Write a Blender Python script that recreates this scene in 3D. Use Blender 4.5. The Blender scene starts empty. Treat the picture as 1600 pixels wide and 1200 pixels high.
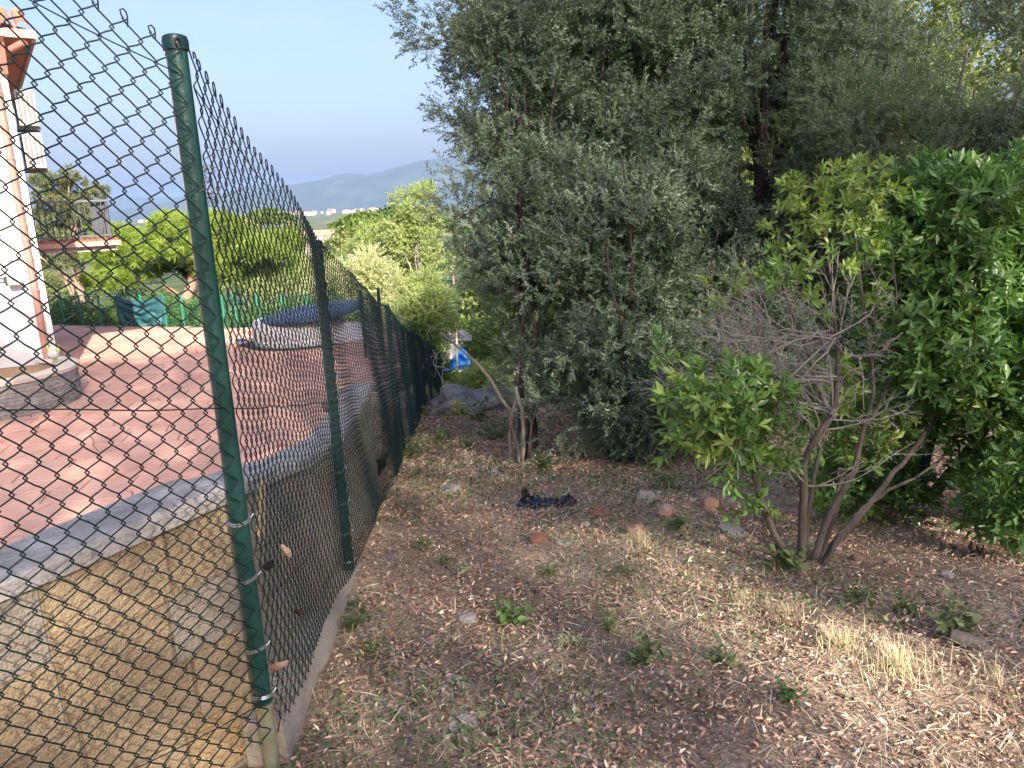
import bpy, math, random
import numpy as np
from mathutils import Vector, Matrix, noise as mnoise

random.seed(7); RNG = np.random.default_rng(7)
S = bpy.context.scene
C = S.collection

# ------------------------------------------------------------------ camera, sky, sun, exposure
CAM_Z = 1.4; FPX = 1209.0; PITCH = math.radians(13.26); ROLL = -0.045
_f = np.array([0, math.cos(PITCH), -math.sin(PITCH)]); _r0 = np.array([1., 0, 0]); _u0 = np.array([0, math.sin(PITCH), math.cos(PITCH)])
_r = math.cos(ROLL) * _r0 + math.sin(ROLL) * _u0; _u = -math.sin(ROLL) * _r0 + math.cos(ROLL) * _u0
cam = bpy.data.cameras.new('camera'); camo = bpy.data.objects.new('camera', cam); C.objects.link(camo)
M4 = Matrix(((_r[0], _u[0], -_f[0], 0), (_r[1], _u[1], -_f[1], 0), (_r[2], _u[2], -_f[2], CAM_Z), (0, 0, 0, 1)))
camo.matrix_world = M4
cam.sensor_width = 36; cam.lens = FPX / 1600 * 36; cam.clip_start = 0.05; cam.clip_end = 40000
S.camera = camo

SUN_EL = math.radians(30); SUN_H = np.array([0.40, -0.9165])
w = bpy.data.worlds.new('World'); S.world = w; w.use_nodes = True
nt = w.node_tree; nt.nodes.clear()
sky = nt.nodes.new('ShaderNodeTexSky'); sky.sky_type = 'NISHITA'; sky.sun_disc = False
sky.sun_elevation = SUN_EL; sky.sun_rotation = math.atan2(SUN_H[0], SUN_H[1])
sky.air_density = 1.0; sky.dust_density = 5.6; sky.ozone_density = 1.2; sky.altitude = 150
bg = nt.nodes.new('ShaderNodeBackground'); bg.inputs['Strength'].default_value = 0.12
wo = nt.nodes.new('ShaderNodeOutputWorld')
tn = nt.nodes.new('ShaderNodeMix'); tn.data_type = 'RGBA'; tn.blend_type = 'MULTIPLY'; tn.inputs[0].default_value = 1.0; tn.inputs[7].default_value = (.88, .862, .985, 1)
nt.links.new(sky.outputs[0], tn.inputs[6])
# thin high cloud all over the sky
tcw = nt.nodes.new('ShaderNodeTexCoord'); mpw = nt.nodes.new('ShaderNodeMapping'); mpw.inputs['Scale'].default_value = (1.6, 1.0, 5.0); mpw.inputs['Rotation'].default_value = (0, 0, .5)
nzw = nt.nodes.new('ShaderNodeTexNoise'); nzw.inputs['Scale'].default_value = 2.6; nzw.inputs['Detail'].default_value = 6; nzw.inputs['Roughness'].default_value = .55; nzw.inputs['Distortion'].default_value = .6
mrw = nt.nodes.new('ShaderNodeMapRange'); mrw.inputs[1].default_value = .5; mrw.inputs[2].default_value = .78; mrw.inputs[4].default_value = .4; mrw.interpolation_type = 'SMOOTHSTEP'
cw = nt.nodes.new('ShaderNodeMix'); cw.data_type = 'RGBA'; cw.inputs[7].default_value = (2.5, 2.7, 3.0, 1)
nt.links.new(tcw.outputs['Generated'], mpw.inputs[0]); nt.links.new(mpw.outputs[0], nzw.inputs['Vector']); nt.links.new(nzw.outputs['Fac'], mrw.inputs[0])
nt.links.new(mrw.outputs[0], cw.inputs[0]); nt.links.new(tn.outputs[2], cw.inputs[6]); nt.links.new(cw.outputs[2], bg.inputs[0]); nt.links.new(bg.outputs[0], wo.inputs[0])
sl = bpy.data.lights.new('sun', 'SUN'); sl.energy = 5.0; sl.angle = math.radians(0.53); sl.color = (1.0, 0.895, 0.77)
so = bpy.data.objects.new('sun', sl); C.objects.link(so)
sd = Vector((SUN_H[0] * math.cos(SUN_EL), SUN_H[1] * math.cos(SUN_EL), math.sin(SUN_EL)))
so.rotation_euler = sd.to_track_quat('Z', 'Y').to_euler(); so.location = (6, -14, 20)
S.view_settings.view_transform = 'Standard'; S.view_settings.look = 'None'; S.view_settings.gamma = 1.0
S.view_settings.use_curve_mapping = False; S.view_settings.exposure = 1.38
cy = S.cycles
cy.max_bounces = 5; cy.diffuse_bounces = 3; cy.glossy_bounces = 2; cy.transmission_bounces = 4; cy.volume_bounces = 0
cy.transparent_max_bounces = 8; cy.caustics_reflective = False; cy.caustics_refractive = False
cy.use_denoising = True

# ------------------------------------------------------------------ where things stand (surveyed with the camera's geometry)
def ray(x, y): return _f + (x - 800) / FPX * _r - (y - 600) / FPX * _u
EYE = np.array([0, 0, CAM_Z])
def atY(x, y, Y): d = ray(x, y); return EYE + d * (Y / d[1])
def atZ(x, y, Z): d = ray(x, y); return EYE + d * ((Z - CAM_Z) / d[2])

PROF_Y = [-40, -12, 0, 1.95, 3.75, 7.5, 13, 17, 24, 40, 80, 200, 600, 3000, 9000, 14000]
PROF_Z = [13.0, 2.4, 0.0, -0.22, -0.47, -1.15, -2.05, -2.8, -5.0, -8.5, -15, -22, -24, -12, 0, 0]
FX_Y = [-5, -1, 1.95, 3.75, 7.5, 9.5, 11, 13, 15, 17, 19, 22]
FX_X = [-6, -2.96, -0.75, -0.90, -1.18, -1.32, -1.43, -1.55, -1.62, -1.62, -1.66, -1.7]
PATIO_Z = -1.4
def prof(y): return np.interp(y, PROF_Y, PROF_Z)
def fencex(y): return np.interp(y, FX_Y, FX_X)
def lump(x, y):
    return (0.025 * np.sin(2.1 * x + 1.3 * y) + 0.02 * np.sin(1.1 * x - 2.7 * y + 1) + 0.012 * np.sin(5.3 * x + 3.9 * y + 2)
            + 0.006 * np.sin(11 * x - 9 * y) + 0.005 * np.sin(17 * x + 13 * y + .7))
def ground_z(x, y):
    x = np.asarray(x, float); y = np.asarray(y, float)
    z = prof(y) + lump(x, y) * np.clip(1 - np.abs(y) / 60, 0.15, 1)
    z = z + 0.03 * np.clip(x - 5, 0, 40) * np.clip((30 - y) / 30, 0, 1)
    # sunken yard on the far side of the wall
    fx = fencex(np.clip(y, -5, 22))
    tt = np.clip((fx - 0.16 - x) / 0.12, 0, 1) * np.clip((22.5 - y) / 1.0, 0, 1) * np.clip((x + 40) / 5, 0, 1)
    return z * (1 - tt) + np.minimum(z, -1.75) * tt
def gp(px, py):
    d = ray(px, py); t = 0.5; st = 0.02
    while t < 200:
        p = EYE + d * t
        if p[2] < ground_z(p[0], p[1]): return p
        t += st * (1 + t * .1)
    return p
def gz(x, y): return float(ground_z(x, y))

# ------------------------------------------------------------------ materials
MATS = {}
def nodes(m):
    m.use_nodes = True; t = m.node_tree; t.nodes.clear()
    return t, t.nodes, t.links
def mat(name, c1, c2=None, scale=6.0, rough=0.8, bump=0.0, bscale=None, metal=0.0, c3=None, randobj=0.0, spec=0.4, stretch=None, coat=0.0, world=False):
    if name in MATS: return MATS[name]
    m = bpy.data.materials.new(name); t, N, L = nodes(m)
    out = N.new('ShaderNodeOutputMaterial'); b = N.new('ShaderNodeBsdfPrincipled'); L.new(b.outputs[0], out.inputs[0])
    b.inputs['Roughness'].default_value = rough; b.inputs['Metallic'].default_value = metal
    b.inputs['Specular IOR Level'].default_value = spec; b.inputs['Coat Weight'].default_value = coat
    if c2 is None: c2 = tuple(x * 0.8 for x in c1)
    tc = N.new('ShaderNodeTexCoord'); src = tc.outputs['Object']
    if world: src = N.new('ShaderNodeNewGeometry').outputs['Position']
    if stretch:
        mp = N.new('ShaderNodeMapping'); mp.inputs['Scale'].default_value = stretch; L.new(src, mp.inputs[0]); src = mp.outputs[0]
    n = N.new('ShaderNodeTexNoise'); n.inputs['Scale'].default_value = scale; n.inputs['Detail'].default_value = 8; n.inputs['Roughness'].default_value = .62
    L.new(src, n.inputs['Vector'])
    r = N.new('ShaderNodeValToRGB'); L.new(n.outputs['Fac'], r.inputs[0])
    r.color_ramp.elements[0].position = .33; r.color_ramp.elements[1].position = .67
    r.color_ramp.elements[0].color = (*c1, 1); r.color_ramp.elements[1].color = (*c2, 1)
    if c3 is not None:
        e = r.color_ramp.elements.new(.5); e.color = (*c3, 1)
    col = r.outputs[0]
    if randobj:
        oi = N.new('ShaderNodeObjectInfo'); mr = N.new('ShaderNodeMapRange'); L.new(oi.outputs['Random'], mr.inputs[0])
        mr.inputs[3].default_value = 1 - randobj; mr.inputs[4].default_value = 1 + randobj
        mx = N.new('ShaderNodeMix'); mx.data_type = 'RGBA'; mx.blend_type = 'MULTIPLY'; mx.inputs[0].default_value = 1
        L.new(col, mx.inputs[6]); L.new(mr.outputs[0], mx.inputs[7]); col = mx.outputs[2]
    L.new(col, b.inputs['Base Color'])
    if bump:
        n2 = N.new('ShaderNodeTexNoise'); n2.inputs['Scale'].default_value = bscale or scale * 6; n2.inputs['Detail'].default_value = 6
        L.new(src, n2.inputs['Vector'])
        bp = N.new('ShaderNodeBump'); bp.inputs['Strength'].default_value = bump; bp.inputs['Distance'].default_value = .02
        L.new(n2.outputs['Fac'], bp.inputs['Height']); L.new(bp.outputs[0], b.inputs['Normal'])
    MATS[name] = m; return m
def leafmat(name, c1, c2, c3=None, rough=.45, trans=.35, spec=.5, tcol=None):
    """leaf: tint of the twig (instancer) picks c1..c2, each leaf varies; light passes through"""
    if name in MATS: return MATS[name]
    m = bpy.data.materials.new(name); t, N, L = nodes(m)
    out = N.new('ShaderNodeOutputMaterial'); b = N.new('ShaderNodeBsdfPrincipled')
    b.inputs['Roughness'].default_value = rough; b.inputs['Specular IOR Level'].default_value = spec
    at = N.new('ShaderNodeAttribute'); at.attribute_type = 'INSTANCER'; at.attribute_name = 'tint'
    r = N.new('ShaderNodeValToRGB'); L.new(at.outputs['Fac'], r.inputs[0])
    r.color_ramp.elements[0].color = (*c1, 1); r.color_ramp.elements[1].color = (*c2, 1)
    if c3:
        r.color_ramp.elements[1].position = .82
        e = r.color_ramp.elements.new(1.0); e.color = (*c3, 1)
    g = N.new('ShaderNodeNewGeometry'); mr = N.new('ShaderNodeMapRange'); L.new(g.outputs['Random Per Island'], mr.inputs[0])
    mr.inputs[3].default_value = .6; mr.inputs[4].default_value = 1.4
    mx = N.new('ShaderNodeMix'); mx.data_type = 'RGBA'; mx.blend_type = 'MULTIPLY'; mx.inputs[0].default_value = 1
    L.new(r.outputs[0], mx.inputs[6]); L.new(mr.outputs[0], mx.inputs[7])
    L.new(mx.outputs[2], b.inputs['Base Color'])
    tr = N.new('ShaderNodeBsdfTranslucent')
    gm = N.new('ShaderNodeMix'); gm.data_type = 'RGBA'; gm.blend_type = 'MULTIPLY'; gm.inputs[0].default_value = 1
    L.new(mx.outputs[2], gm.inputs[6]); gm.inputs[7].default_value = (*(tcol or (1.5, 1.6, .6)), 1)
    L.new(gm.outputs[2], tr.inputs[0])
    ms = N.new('ShaderNodeMixShader'); ms.inputs[0].default_value = trans
    L.new(b.outputs[0], ms.inputs[1]); L.new(tr.outputs[0], ms.inputs[2]); L.new(ms.outputs[0], out.inputs[0])
    MATS[name] = m; return m
def colmat(name, rough=.8, trans=0.0):
    if name in MATS: return MATS[name]
    m = bpy.data.materials.new(name); t, N, L = nodes(m)
    out = N.new('ShaderNodeOutputMaterial'); b = N.new('ShaderNodeBsdfPrincipled'); b.inputs['Roughness'].default_value = rough
    b.inputs['Specular IOR Level'].default_value = .3
    a = N.new('ShaderNodeAttribute'); a.attribute_name = 'Col'; L.new(a.outputs['Color'], b.inputs['Base Color'])
    if trans:
        tr = N.new('ShaderNodeBsdfTranslucent'); L.new(a.outputs['Color'], tr.inputs[0])
        ms = N.new('ShaderNodeMixShader'); ms.inputs[0].default_value = trans
        L.new(b.outputs[0], ms.inputs[1]); L.new(tr.outputs[0], ms.inputs[2]); L.new(ms.outputs[0], out.inputs[0])
    else: L.new(b.outputs[0], out.inputs[0])
    MATS[name] = m; return m

# ------------------------------------------------------------------ mesh helpers
def link(o, parent=None):
    C.objects.link(o)
    if parent is not None: o.parent = parent
    return o
def fastmesh(name, V, F, smooth=False):
    V = np.asarray(V, np.float32); F = np.asarray(F, np.int32); k = F.shape[1]
    me = bpy.data.meshes.new(name)
    me.vertices.add(len(V)); me.vertices.foreach_set('co', V.ravel())
    me.loops.add(F.size); me.loops.foreach_set('vertex_index', F.ravel())
    me.polygons.add(len(F)); me.polygons.foreach_set('loop_start', np.arange(0, F.size, k, dtype=np.int32))
    if smooth: me.polygons.foreach_set('use_smooth', np.ones(len(F), bool))
    me.update(calc_edges=True); me.validate()
    return me
class MB:
    def __init__(s): s.V = []; s.F = []; s.n = 0
    def add(s, V, F):
        V = np.asarray(V, float)
        s.V.append(V); s.F.extend([tuple(int(i) + s.n for i in f) for f in F]); s.n += len(V); return s
    def box(s, c, d, R=None):
        h = np.array(d) / 2
        P = np.array([(x, y, z) for x in (-1, 1) for y in (-1, 1) for z in (-1, 1)]) * h
        if R is not None: P = P @ np.array(R).T
        return s.add(P + np.array(c), [(0, 1, 3, 2), (4, 6, 7, 5), (0, 4, 5, 1), (2, 3, 7, 6), (0, 2, 6, 4), (1, 5, 7, 3)])
    def bar(s, a, b, wd, hd=None, up=(0, 0, 1)):
        a = np.array(a, float); b = np.array(b, float); t = b - a; l = np.linalg.norm(t); t /= l
        up = np.array(up, float)
        if abs(t @ up) > .95: up = np.array([1., 0, 0])
        x = np.cross(t, up); x /= np.linalg.norm(x); u = np.cross(x, t)
        return s.box((a + b) / 2, (wd, hd or wd, l), np.stack([x, u, t], 1))
    def tube(s, P, R, k=6, cap=True, ref=None):
        V, F = tube_vf(P, R, k, cap, ref); return s.add(V, F)
    def lathe(s, prof, k=24, c=(0, 0, 0)):
        a = np.linspace(0, 2 * math.pi, k, endpoint=False); V = []; F = []
        for (r, z) in prof: V += [(c[0] + r * math.cos(t), c[1] + r * math.sin(t), c[2] + z) for t in a]
        for i in range(len(prof) - 1):
            for j in range(k):
                F.append((i * k + j, i * k + (j + 1) % k, (i + 1) * k + (j + 1) % k, (i + 1) * k + j))
        return s.add(V, F)
    def prism(s, poly, z0, z1):
        n = len(poly); V = [(x, y, z0) for x, y in poly] + [(x, y, z1) for x, y in poly]
        F = [tuple(range(n - 1, -1, -1)), tuple(range(n, 2 * n))] + [(i, (i + 1) % n, n + (i + 1) % n, n + i) for i in range(n)]
        return s.add(V, F)
    def build(s, name, m, parent=None, smooth=False, loc=None):
        me = bpy.data.meshes.new(name); V = np.concatenate(s.V)
        if loc is not None: V = V - np.array(loc)
        me.from_pydata(V.tolist(), [], s.F); me.update()
        if smooth:
            me.polygons.foreach_set('use_smooth', np.ones(len(me.polygons), bool))
            try: me.set_sharp_from_angle(angle=math.radians(40))
            except Exception: pass
        o = bpy.data.objects.new(name, me)
        if m is not None: me.materials.append(m)
        if loc is not None: o.location = loc
        return link(o, parent)
def tube_vf(P, R, k=6, cap=True, ref=None):
    P = np.asarray(P, float); n = len(P)
    R = np.full(n, R) if np.isscalar(R) else np.interp(np.linspace(0, 1, n), np.linspace(0, 1, len(R)), R)
    T = np.gradient(P, axis=0); T /= np.linalg.norm(T, axis=1)[:, None] + 1e-12
    if ref is None:
        m = np.abs(T.mean(0)); ref = np.eye(3)[int(np.argmin(m))]
    A = np.cross(T, ref); A /= np.linalg.norm(A, axis=1)[:, None] + 1e-12; B = np.cross(A, T)
    th = np.linspace(0, 2 * math.pi, k, endpoint=False)
    V = (P[:, None, :] + R[:, None, None] * (np.cos(th)[None, :, None] * A[:, None, :] + np.sin(th)[None, :, None] * B[:, None, :])).reshape(-1, 3)
    i = np.arange(n - 1)[:, None] * k; j = np.arange(k)[None, :]; j2 = (j + 1) % k
    F = np.stack([i + j, i + j2, i + k + j2, i + k + j], -1).reshape(-1, 4).tolist()
    if cap: F += [list(range(k))[::-1], list(range((n - 1) * k, n * k))]
    return V, F
def spline(pts, n=12):
    pts = np.asarray(pts, float); m = len(pts)
    if m < 3: return np.array([pts[0] + (pts[-1] - pts[0]) * t for t in np.linspace(0, 1, n)])
    out = []; ext = np.vstack([2 * pts[0] - pts[1], pts, 2 * pts[-1] - pts[-2]])
    for t in np.linspace(0, m - 1 - 1e-6, n):
        i = int(t); f = t - i; a, b, c, d = ext[i], ext[i + 1], ext[i + 2], ext[i + 3]
        out.append(.5 * (2 * b + (c - a) * f + (2 * a - 5 * b + 4 * c - d) * f * f + (3 * b - a - 3 * c + d) * f ** 3))
    return np.array(out)
def empty(name, loc, label, cat, group=None):
    o = bpy.data.objects.new(name, None); o.empty_display_size = .1; o.location = loc; link(o); tag(o, label, cat, group); return o
def tag(o, label=None, cat=None, group=None, kind=None):
    if label: o['label'] = label
    if cat: o['category'] = cat
    if group: o['group'] = group
    if kind: o['kind'] = kind
    return o
def under(root, o):
    """parent o to root, keeping its place in the world"""
    o.parent = root; o.matrix_parent_inverse = Matrix.Translation(-Vector(root.location)); return o
def structure(o): o['kind'] = 'structure'; return o

# ------------------------------------------------------------------ foliage: one twig mesh, thousands of times through a crown
LEAF_T = np.array([(0, 0, 0), (-.5, .45, .09), (.5, .45, .09), (0, 1, -.03), (0, .5, 0)])
LEAF_F = np.array([(0, 4, 1), (4, 3, 1), (0, 2, 4), (4, 2, 3)])
def rotm(yaw, tilt, roll):
    """columns: matrices whose +Y axis points (yaw,tilt); vectorised"""
    cy_, sy_ = np.cos(yaw), np.sin(yaw); ct, st = np.cos(tilt), np.sin(tilt); cr, sr = np.cos(roll), np.sin(roll)
    Y = np.stack([-sy_ * ct, cy_ * ct, st], -1); X0 = np.stack([cy_, sy_, np.zeros_like(yaw)], -1); Z0 = np.cross(X0, Y)
    X = X0 * cr[..., None] + Z0 * sr[..., None]; Z = np.cross(X, Y)
    return np.stack([X, Y, Z], -1)
def leaves_vf(P, R, Ln, Wd, T=LEAF_T, F=LEAF_F):
    n = len(P); sc = np.stack([Wd, Ln, Ln], -1)
    V = np.einsum('nij,nvj->nvi', R, T[None] * sc[:, None, :]) + P[:, None, :]
    Fs = (F[None] + (np.arange(n) * len(T))[:, None, None]).reshape(-1, F.shape[1])
    return V.reshape(-1, 3), Fs
def make_twig(name, m, n, length, leaf_l, leaf_w, rise=.6, seed=0, droop=0.0, whorl=False):
    g = np.random.default_rng(seed); MBt = MB()
    h = np.linspace(.12, 1, n) * length if not whorl else length * (1 - .35 * g.random(n))
    az = np.arange(n) * 2.399 + g.normal(0, .25, n)
    tl = rise + g.normal(0, .25, n) + np.linspace(-.2, .5, n)
    P = np.stack([.004 * np.cos(az), .004 * np.sin(az), h], -1)
    R = rotm(az, tl, g.normal(0, .5, n))
    V, F = leaves_vf(P, R, leaf_l * g.uniform(.7, 1.15, n), leaf_w * g.uniform(.8, 1.2, n))
    me = fastmesh(name, V, F); me.materials.append(m)
    return bpy.data.objects.new(name, me)          # never linked: only the crowns draw it
def make_tuft(name, m, n, ln, wd, seed=0):
    g = np.random.default_rng(seed); az = g.uniform(0, 6.283, n); tl = np.arcsin(g.uniform(-.25, 1, n))
    R = rotm(az, tl, g.uniform(0, 6.28, n)); T = np.array([(-.5, 0, 0), (.5, 0, 0), (.35, .6, .0), (-.35, .6, 0), (0, 1, 0.0)])
    V, F = leaves_vf(np.zeros((n, 3)), R, np.full(n, ln) * g.uniform(.7, 1.1, n), np.full(n, wd), T, np.array([(0, 1, 2, 3)]))
    tri = np.array([(3, 2, 4)])
    V2, F2 = leaves_vf(np.zeros((n, 3)), R, np.full(n, ln), np.full(n, wd), T, tri)
    me = bpy.data.meshes.new(name); me.from_pydata(V.tolist(), [], F.tolist() + F2.tolist()); me.update(); me.materials.append(m)
    return bpy.data.objects.new(name, me)
NG = {}
def scatter_group(src):
    if src.name in NG: return NG[src.name]
    g = bpy.data.node_groups.new('scatter_' + src.name, 'GeometryNodeTree')
    g.interface.new_socket('Geometry', in_out='INPUT', socket_type='NodeSocketGeometry')
    g.interface.new_socket('Geometry', in_out='OUTPUT', socket_type='NodeSocketGeometry')
    N, L = g.nodes, g.links; i = N.new('NodeGroupInput'); o = N.new('NodeGroupOutput')
    ip = N.new('GeometryNodeInstanceOnPoints'); oi = N.new('GeometryNodeObjectInfo'); oi.inputs['Object'].default_value = src
    oi.inputs['As Instance'].default_value = True
    ra = N.new('GeometryNodeInputNamedAttribute'); ra.data_type = 'FLOAT_VECTOR'; ra.inputs['Name'].default_value = 'rot'
    sa = N.new('GeometryNodeInputNamedAttribute'); sa.data_type = 'FLOAT'; sa.inputs['Name'].default_value = 'scl'
    er = N.new('FunctionNodeEulerToRotation'); L.new(ra.outputs[0], er.inputs[0])
    L.new(i.outputs[0], ip.inputs['Points']); L.new(oi.outputs['Geometry'], ip.inputs['Instance'])
    L.new(er.outputs[0], ip.inputs['Rotation']); L.new(sa.outputs[0], ip.inputs['Scale']); L.new(ip.outputs[0], o.inputs[0])
    NG[src.name] = g; return g
def mat_to_euler(R):
    y = -np.arcsin(np.clip(R[:, 2, 0], -1, 1)); x = np.arctan2(R[:, 2, 1], R[:, 2, 2]); z = np.arctan2(R[:, 1, 0], R[:, 0, 0])
    return np.stack([x, y, z], -1)
def dir_mats(D, g):
    """matrices whose +Z is D with a random spin"""
    D = D / (np.linalg.norm(D, axis=1)[:, None] + 1e-9); n = len(D)
    ref = g.normal(0, 1, (n, 3)); X = np.cross(ref, D); X /= np.linalg.norm(X, axis=1)[:, None] + 1e-9
    return np.stack([X, np.cross(D, X), D], -1)
def foliage(name, P, D, scl, tint, src, root, seed=0, parent=None):
    g = np.random.default_rng(seed); n = len(P); loc = np.array(root.location)
    me = bpy.data.meshes.new(name); me.vertices.add(n); me.vertices.foreach_set('co', (P - loc).astype(np.float32).ravel())
    e = mat_to_euler(dir_mats(D, g))
    for nm, ty, dat, key in (('rot', 'FLOAT_VECTOR', e, 'vector'), ('scl', 'FLOAT', scl, 'value'), ('tint', 'FLOAT', tint, 'value')):
        a = me.attributes.new(nm, ty, 'POINT'); a.data.foreach_set(key, np.asarray(dat, np.float32).ravel())
    o = bpy.data.objects.new(name, me); link(o, parent or root); o['kind'] = 'stuff'
    md = o.modifiers.new('leaves', 'NODES'); md.node_group = scatter_group(src)
    return o
def clumps(ells, n, rc, seed, flat=1.0):
    """clump centres spread through ellipsoids, more towards their skin"""
    g = np.random.default_rng(seed); wts = np.array([e[3] * e[4] * e[5] for e in ells]) ** .75; wts = wts / wts.sum()
    idx = g.choice(len(ells), n, p=wts); d = g.normal(0, 1, (n, 3)); d /= np.linalg.norm(d, axis=1)[:, None]
    rad = g.random(n) ** .42
    E = np.array(ells)[idx]
    return E[:, :3] + d * E[:, 3:6] * rad[:, None], rc * g.uniform(.55, 1.35, n), d
def leafpoints(cen, rad, per, seed, up=.35, squash=.8, keep=None, voids=0.0):
    g = np.random.default_rng(seed + 991); n = len(cen)
    cnt = np.maximum(4, (per * (rad / rad.mean()) ** 2).astype(int)); idx = np.repeat(np.arange(n), cnt); m = len(idx)
    d = g.normal(0, 1, (m, 3)); d /= np.linalg.norm(d, axis=1)[:, None]
    rr = rad[idx] * (.5 + .5 * g.random(m) ** .5) * (1 + .35 * np.maximum(0, g.normal(0, .5, m)))
    P = cen[idx] + d * rr[:, None] * np.array([1, 1, squash])
    D = d + np.array([0, 0, up]) + g.normal(0, .35, (m, 3))
    ct = g.random(n)
    tint = np.clip(ct[idx] * .65 + g.random(m) * .35, 0, 1)
    k = P[:, 2] > ground_z(P[:, 0], P[:, 1]) + .06
    if voids: k &= np.array([mnoise.noise((p[0] * 1.25 + seed, p[1] * 1.25, p[2] * 1.7)) + .35 * mnoise.noise((p[0] * 4, p[1] * 4, p[2] * 4 + seed)) for p in P.tolist()]) > g.choice([voids, -9], len(P), p=[.9, .1])
    if keep is not None: k &= keep(P)
    return P[k], D[k], tint[k]
def limb(root, pts, r0, r1, m, name='branch', n=10, k=7, jit=.02, seed=0):
    g = np.random.default_rng(seed); P = spline(pts, n); P[1:-1] += g.normal(0, jit, (n - 2, 3))
    o = MB().tube(P, np.linspace(r0, r1, n), k).build(name, m, None, True)
    if root is not None: under(root, o)
    return o
def woody(root, base, cen, m, seed, ntr=1, r=.07, nb=14, lean=(0, 0), fork=.35, name='trunk', joined='branch'):
    """trunk to the crown's middle, branches out to some of its clumps"""
    g = np.random.default_rng(seed); c = cen.mean(0); top = np.array([c[0], c[1], cen[:, 2].max() * .75 + c[2] * .25]); base = np.array(base, float)
    for i in range(ntr):
        b = base + np.array([g.normal(0, .08 * (ntr > 1)), g.normal(0, .08 * (ntr > 1)), -.15])
        tp = top + (g.normal(0, .35, 3) if ntr > 1 else 0); mid = b * .5 + tp * .5 + g.normal(0, .12, 3)
        limb(root, [b, b * .75 + tp * .25 + g.normal(0, .05, 3), mid, tp], r, r * .25, m, name, 12, 8, .02, seed + i)
    mb = MB()
    for j in g.choice(len(cen), min(nb, len(cen)), replace=False):
        e = cen[j]; f = g.uniform(fork, .85); s = base * (1 - f) + top * f
        s[2] = min(s[2], e[2] + .1); md = (s + e) / 2 + g.normal(0, .1, 3) + np.array([0, 0, .1])
        mb.tube(spline([s, md, e], 7), np.linspace(r * .4, r * .08, 7), 5)
    o = mb.build(joined, m); under(root, o); o['kind'] = 'stuff'

# materials in use
BARK = mat('bark_grey', (.11, .09, .075), (.22, .19, .16), 14, .9, .6, 60, stretch=(1, 1, .25))
BARKD = mat('bark_dark', (.035, .028, .024), (.09, .075, .065), 14, .95, .6, 50, stretch=(1, 1, .25))
BARKP = mat('bark_pine', (.28, .15, .11), (.42, .26, .20), 6, .9, .6, 30, stretch=(1, 1, .3))
BARKL = mat('bark_pale', (.30, .26, .21), (.42, .38, .33), 14, .85, .3, 60, stretch=(1, 1, .25))
L_OAK = leafmat('leaf_oak', (.055, .09, .055), (.19, .245, .17), (.34, .38, .285), .38, .25, .5)
L_OLIVE = leafmat('leaf_olive', (.09, .125, .07), (.19, .235, .145), (.27, .29, .17), .42, .25, .5)
L_LAUREL = leafmat('leaf_laurel', (.065, .135, .04), (.125, .22, .06), (.27, .35, .09), .36, .3, .5)
L_ARB = leafmat('leaf_arbutus', (.10, .19, .05), (.25, .33, .075), (.42, .44, .10), .35, .32, .5)
L_SUN = leafmat('leaf_sunny', (.23, .29, .11), (.34, .38, .17), (.43, .44, .21), .5, .42, .4)
L_PALE = leafmat('leaf_pale', (.33, .36, .22), (.44, .45, .28), (.50, .46, .30), .5, .4, .4)
L_PINE = leafmat('needle_pine', (.16, .245, .045), (.25, .335, .06), (.31, .375, .08), .5, .34, .4)
L_PINED = leafmat('needle_dark', (.11, .14, .06), (.17, .19, .085), None, .55, .2, .4)
L_WEED = leafmat('leaf_weed', (.11, .16, .065), (.20, .255, .115), None, .5, .35, .4)
L_HEDGE = leafmat('leaf_hedge', (.05, .10, .025), (.11, .18, .04), None, .45, .3, .4)
TW_OAK = make_twig('oak_twig', L_OAK, 16, .15, .046, .015, .55, 1)
TW_OLIVE = make_twig('olive_twig', L_OLIVE, 16, .16, .046, .013, .6, 2)
TW_LAUREL = make_twig('laurel_twig', L_LAUREL, 11, .09, .074, .026, .35, 3)
TW_ARB = make_twig('arbutus_twig', L_ARB, 10, .055, .056, .018, .35, 4)
TW_SUN = make_twig('sunny_twig', L_SUN, 12, .30, .10, .05, .5, 5)
TW_PALE = make_twig('pale_twig', L_PALE, 14, .34, .10, .035, .6, 6)
TW_HEDGE = make_twig('hedge_twig', L_HEDGE, 12, .24, .09, .045, .5, 8)
TW_PINE = make_tuft('pine_tuft', L_PINE, 26, .22, .014, 9)
TW_PINED = make_tuft('dark_pine_tuft', L_PINED, 26, .30, .03, 10)
L_BACK = leafmat('leaf_back', (.10, .14, .05), (.17, .205, .08), (.27, .27, .11), .5, .35, .4)
TW_BACK = make_twig('back_twig', L_BACK, 12, .30, .10, .05, .5, 12)
TW_SHADE = make_twig('shade_twig', L_OAK, 12, .35, .12, .055, .5, 11)
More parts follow.
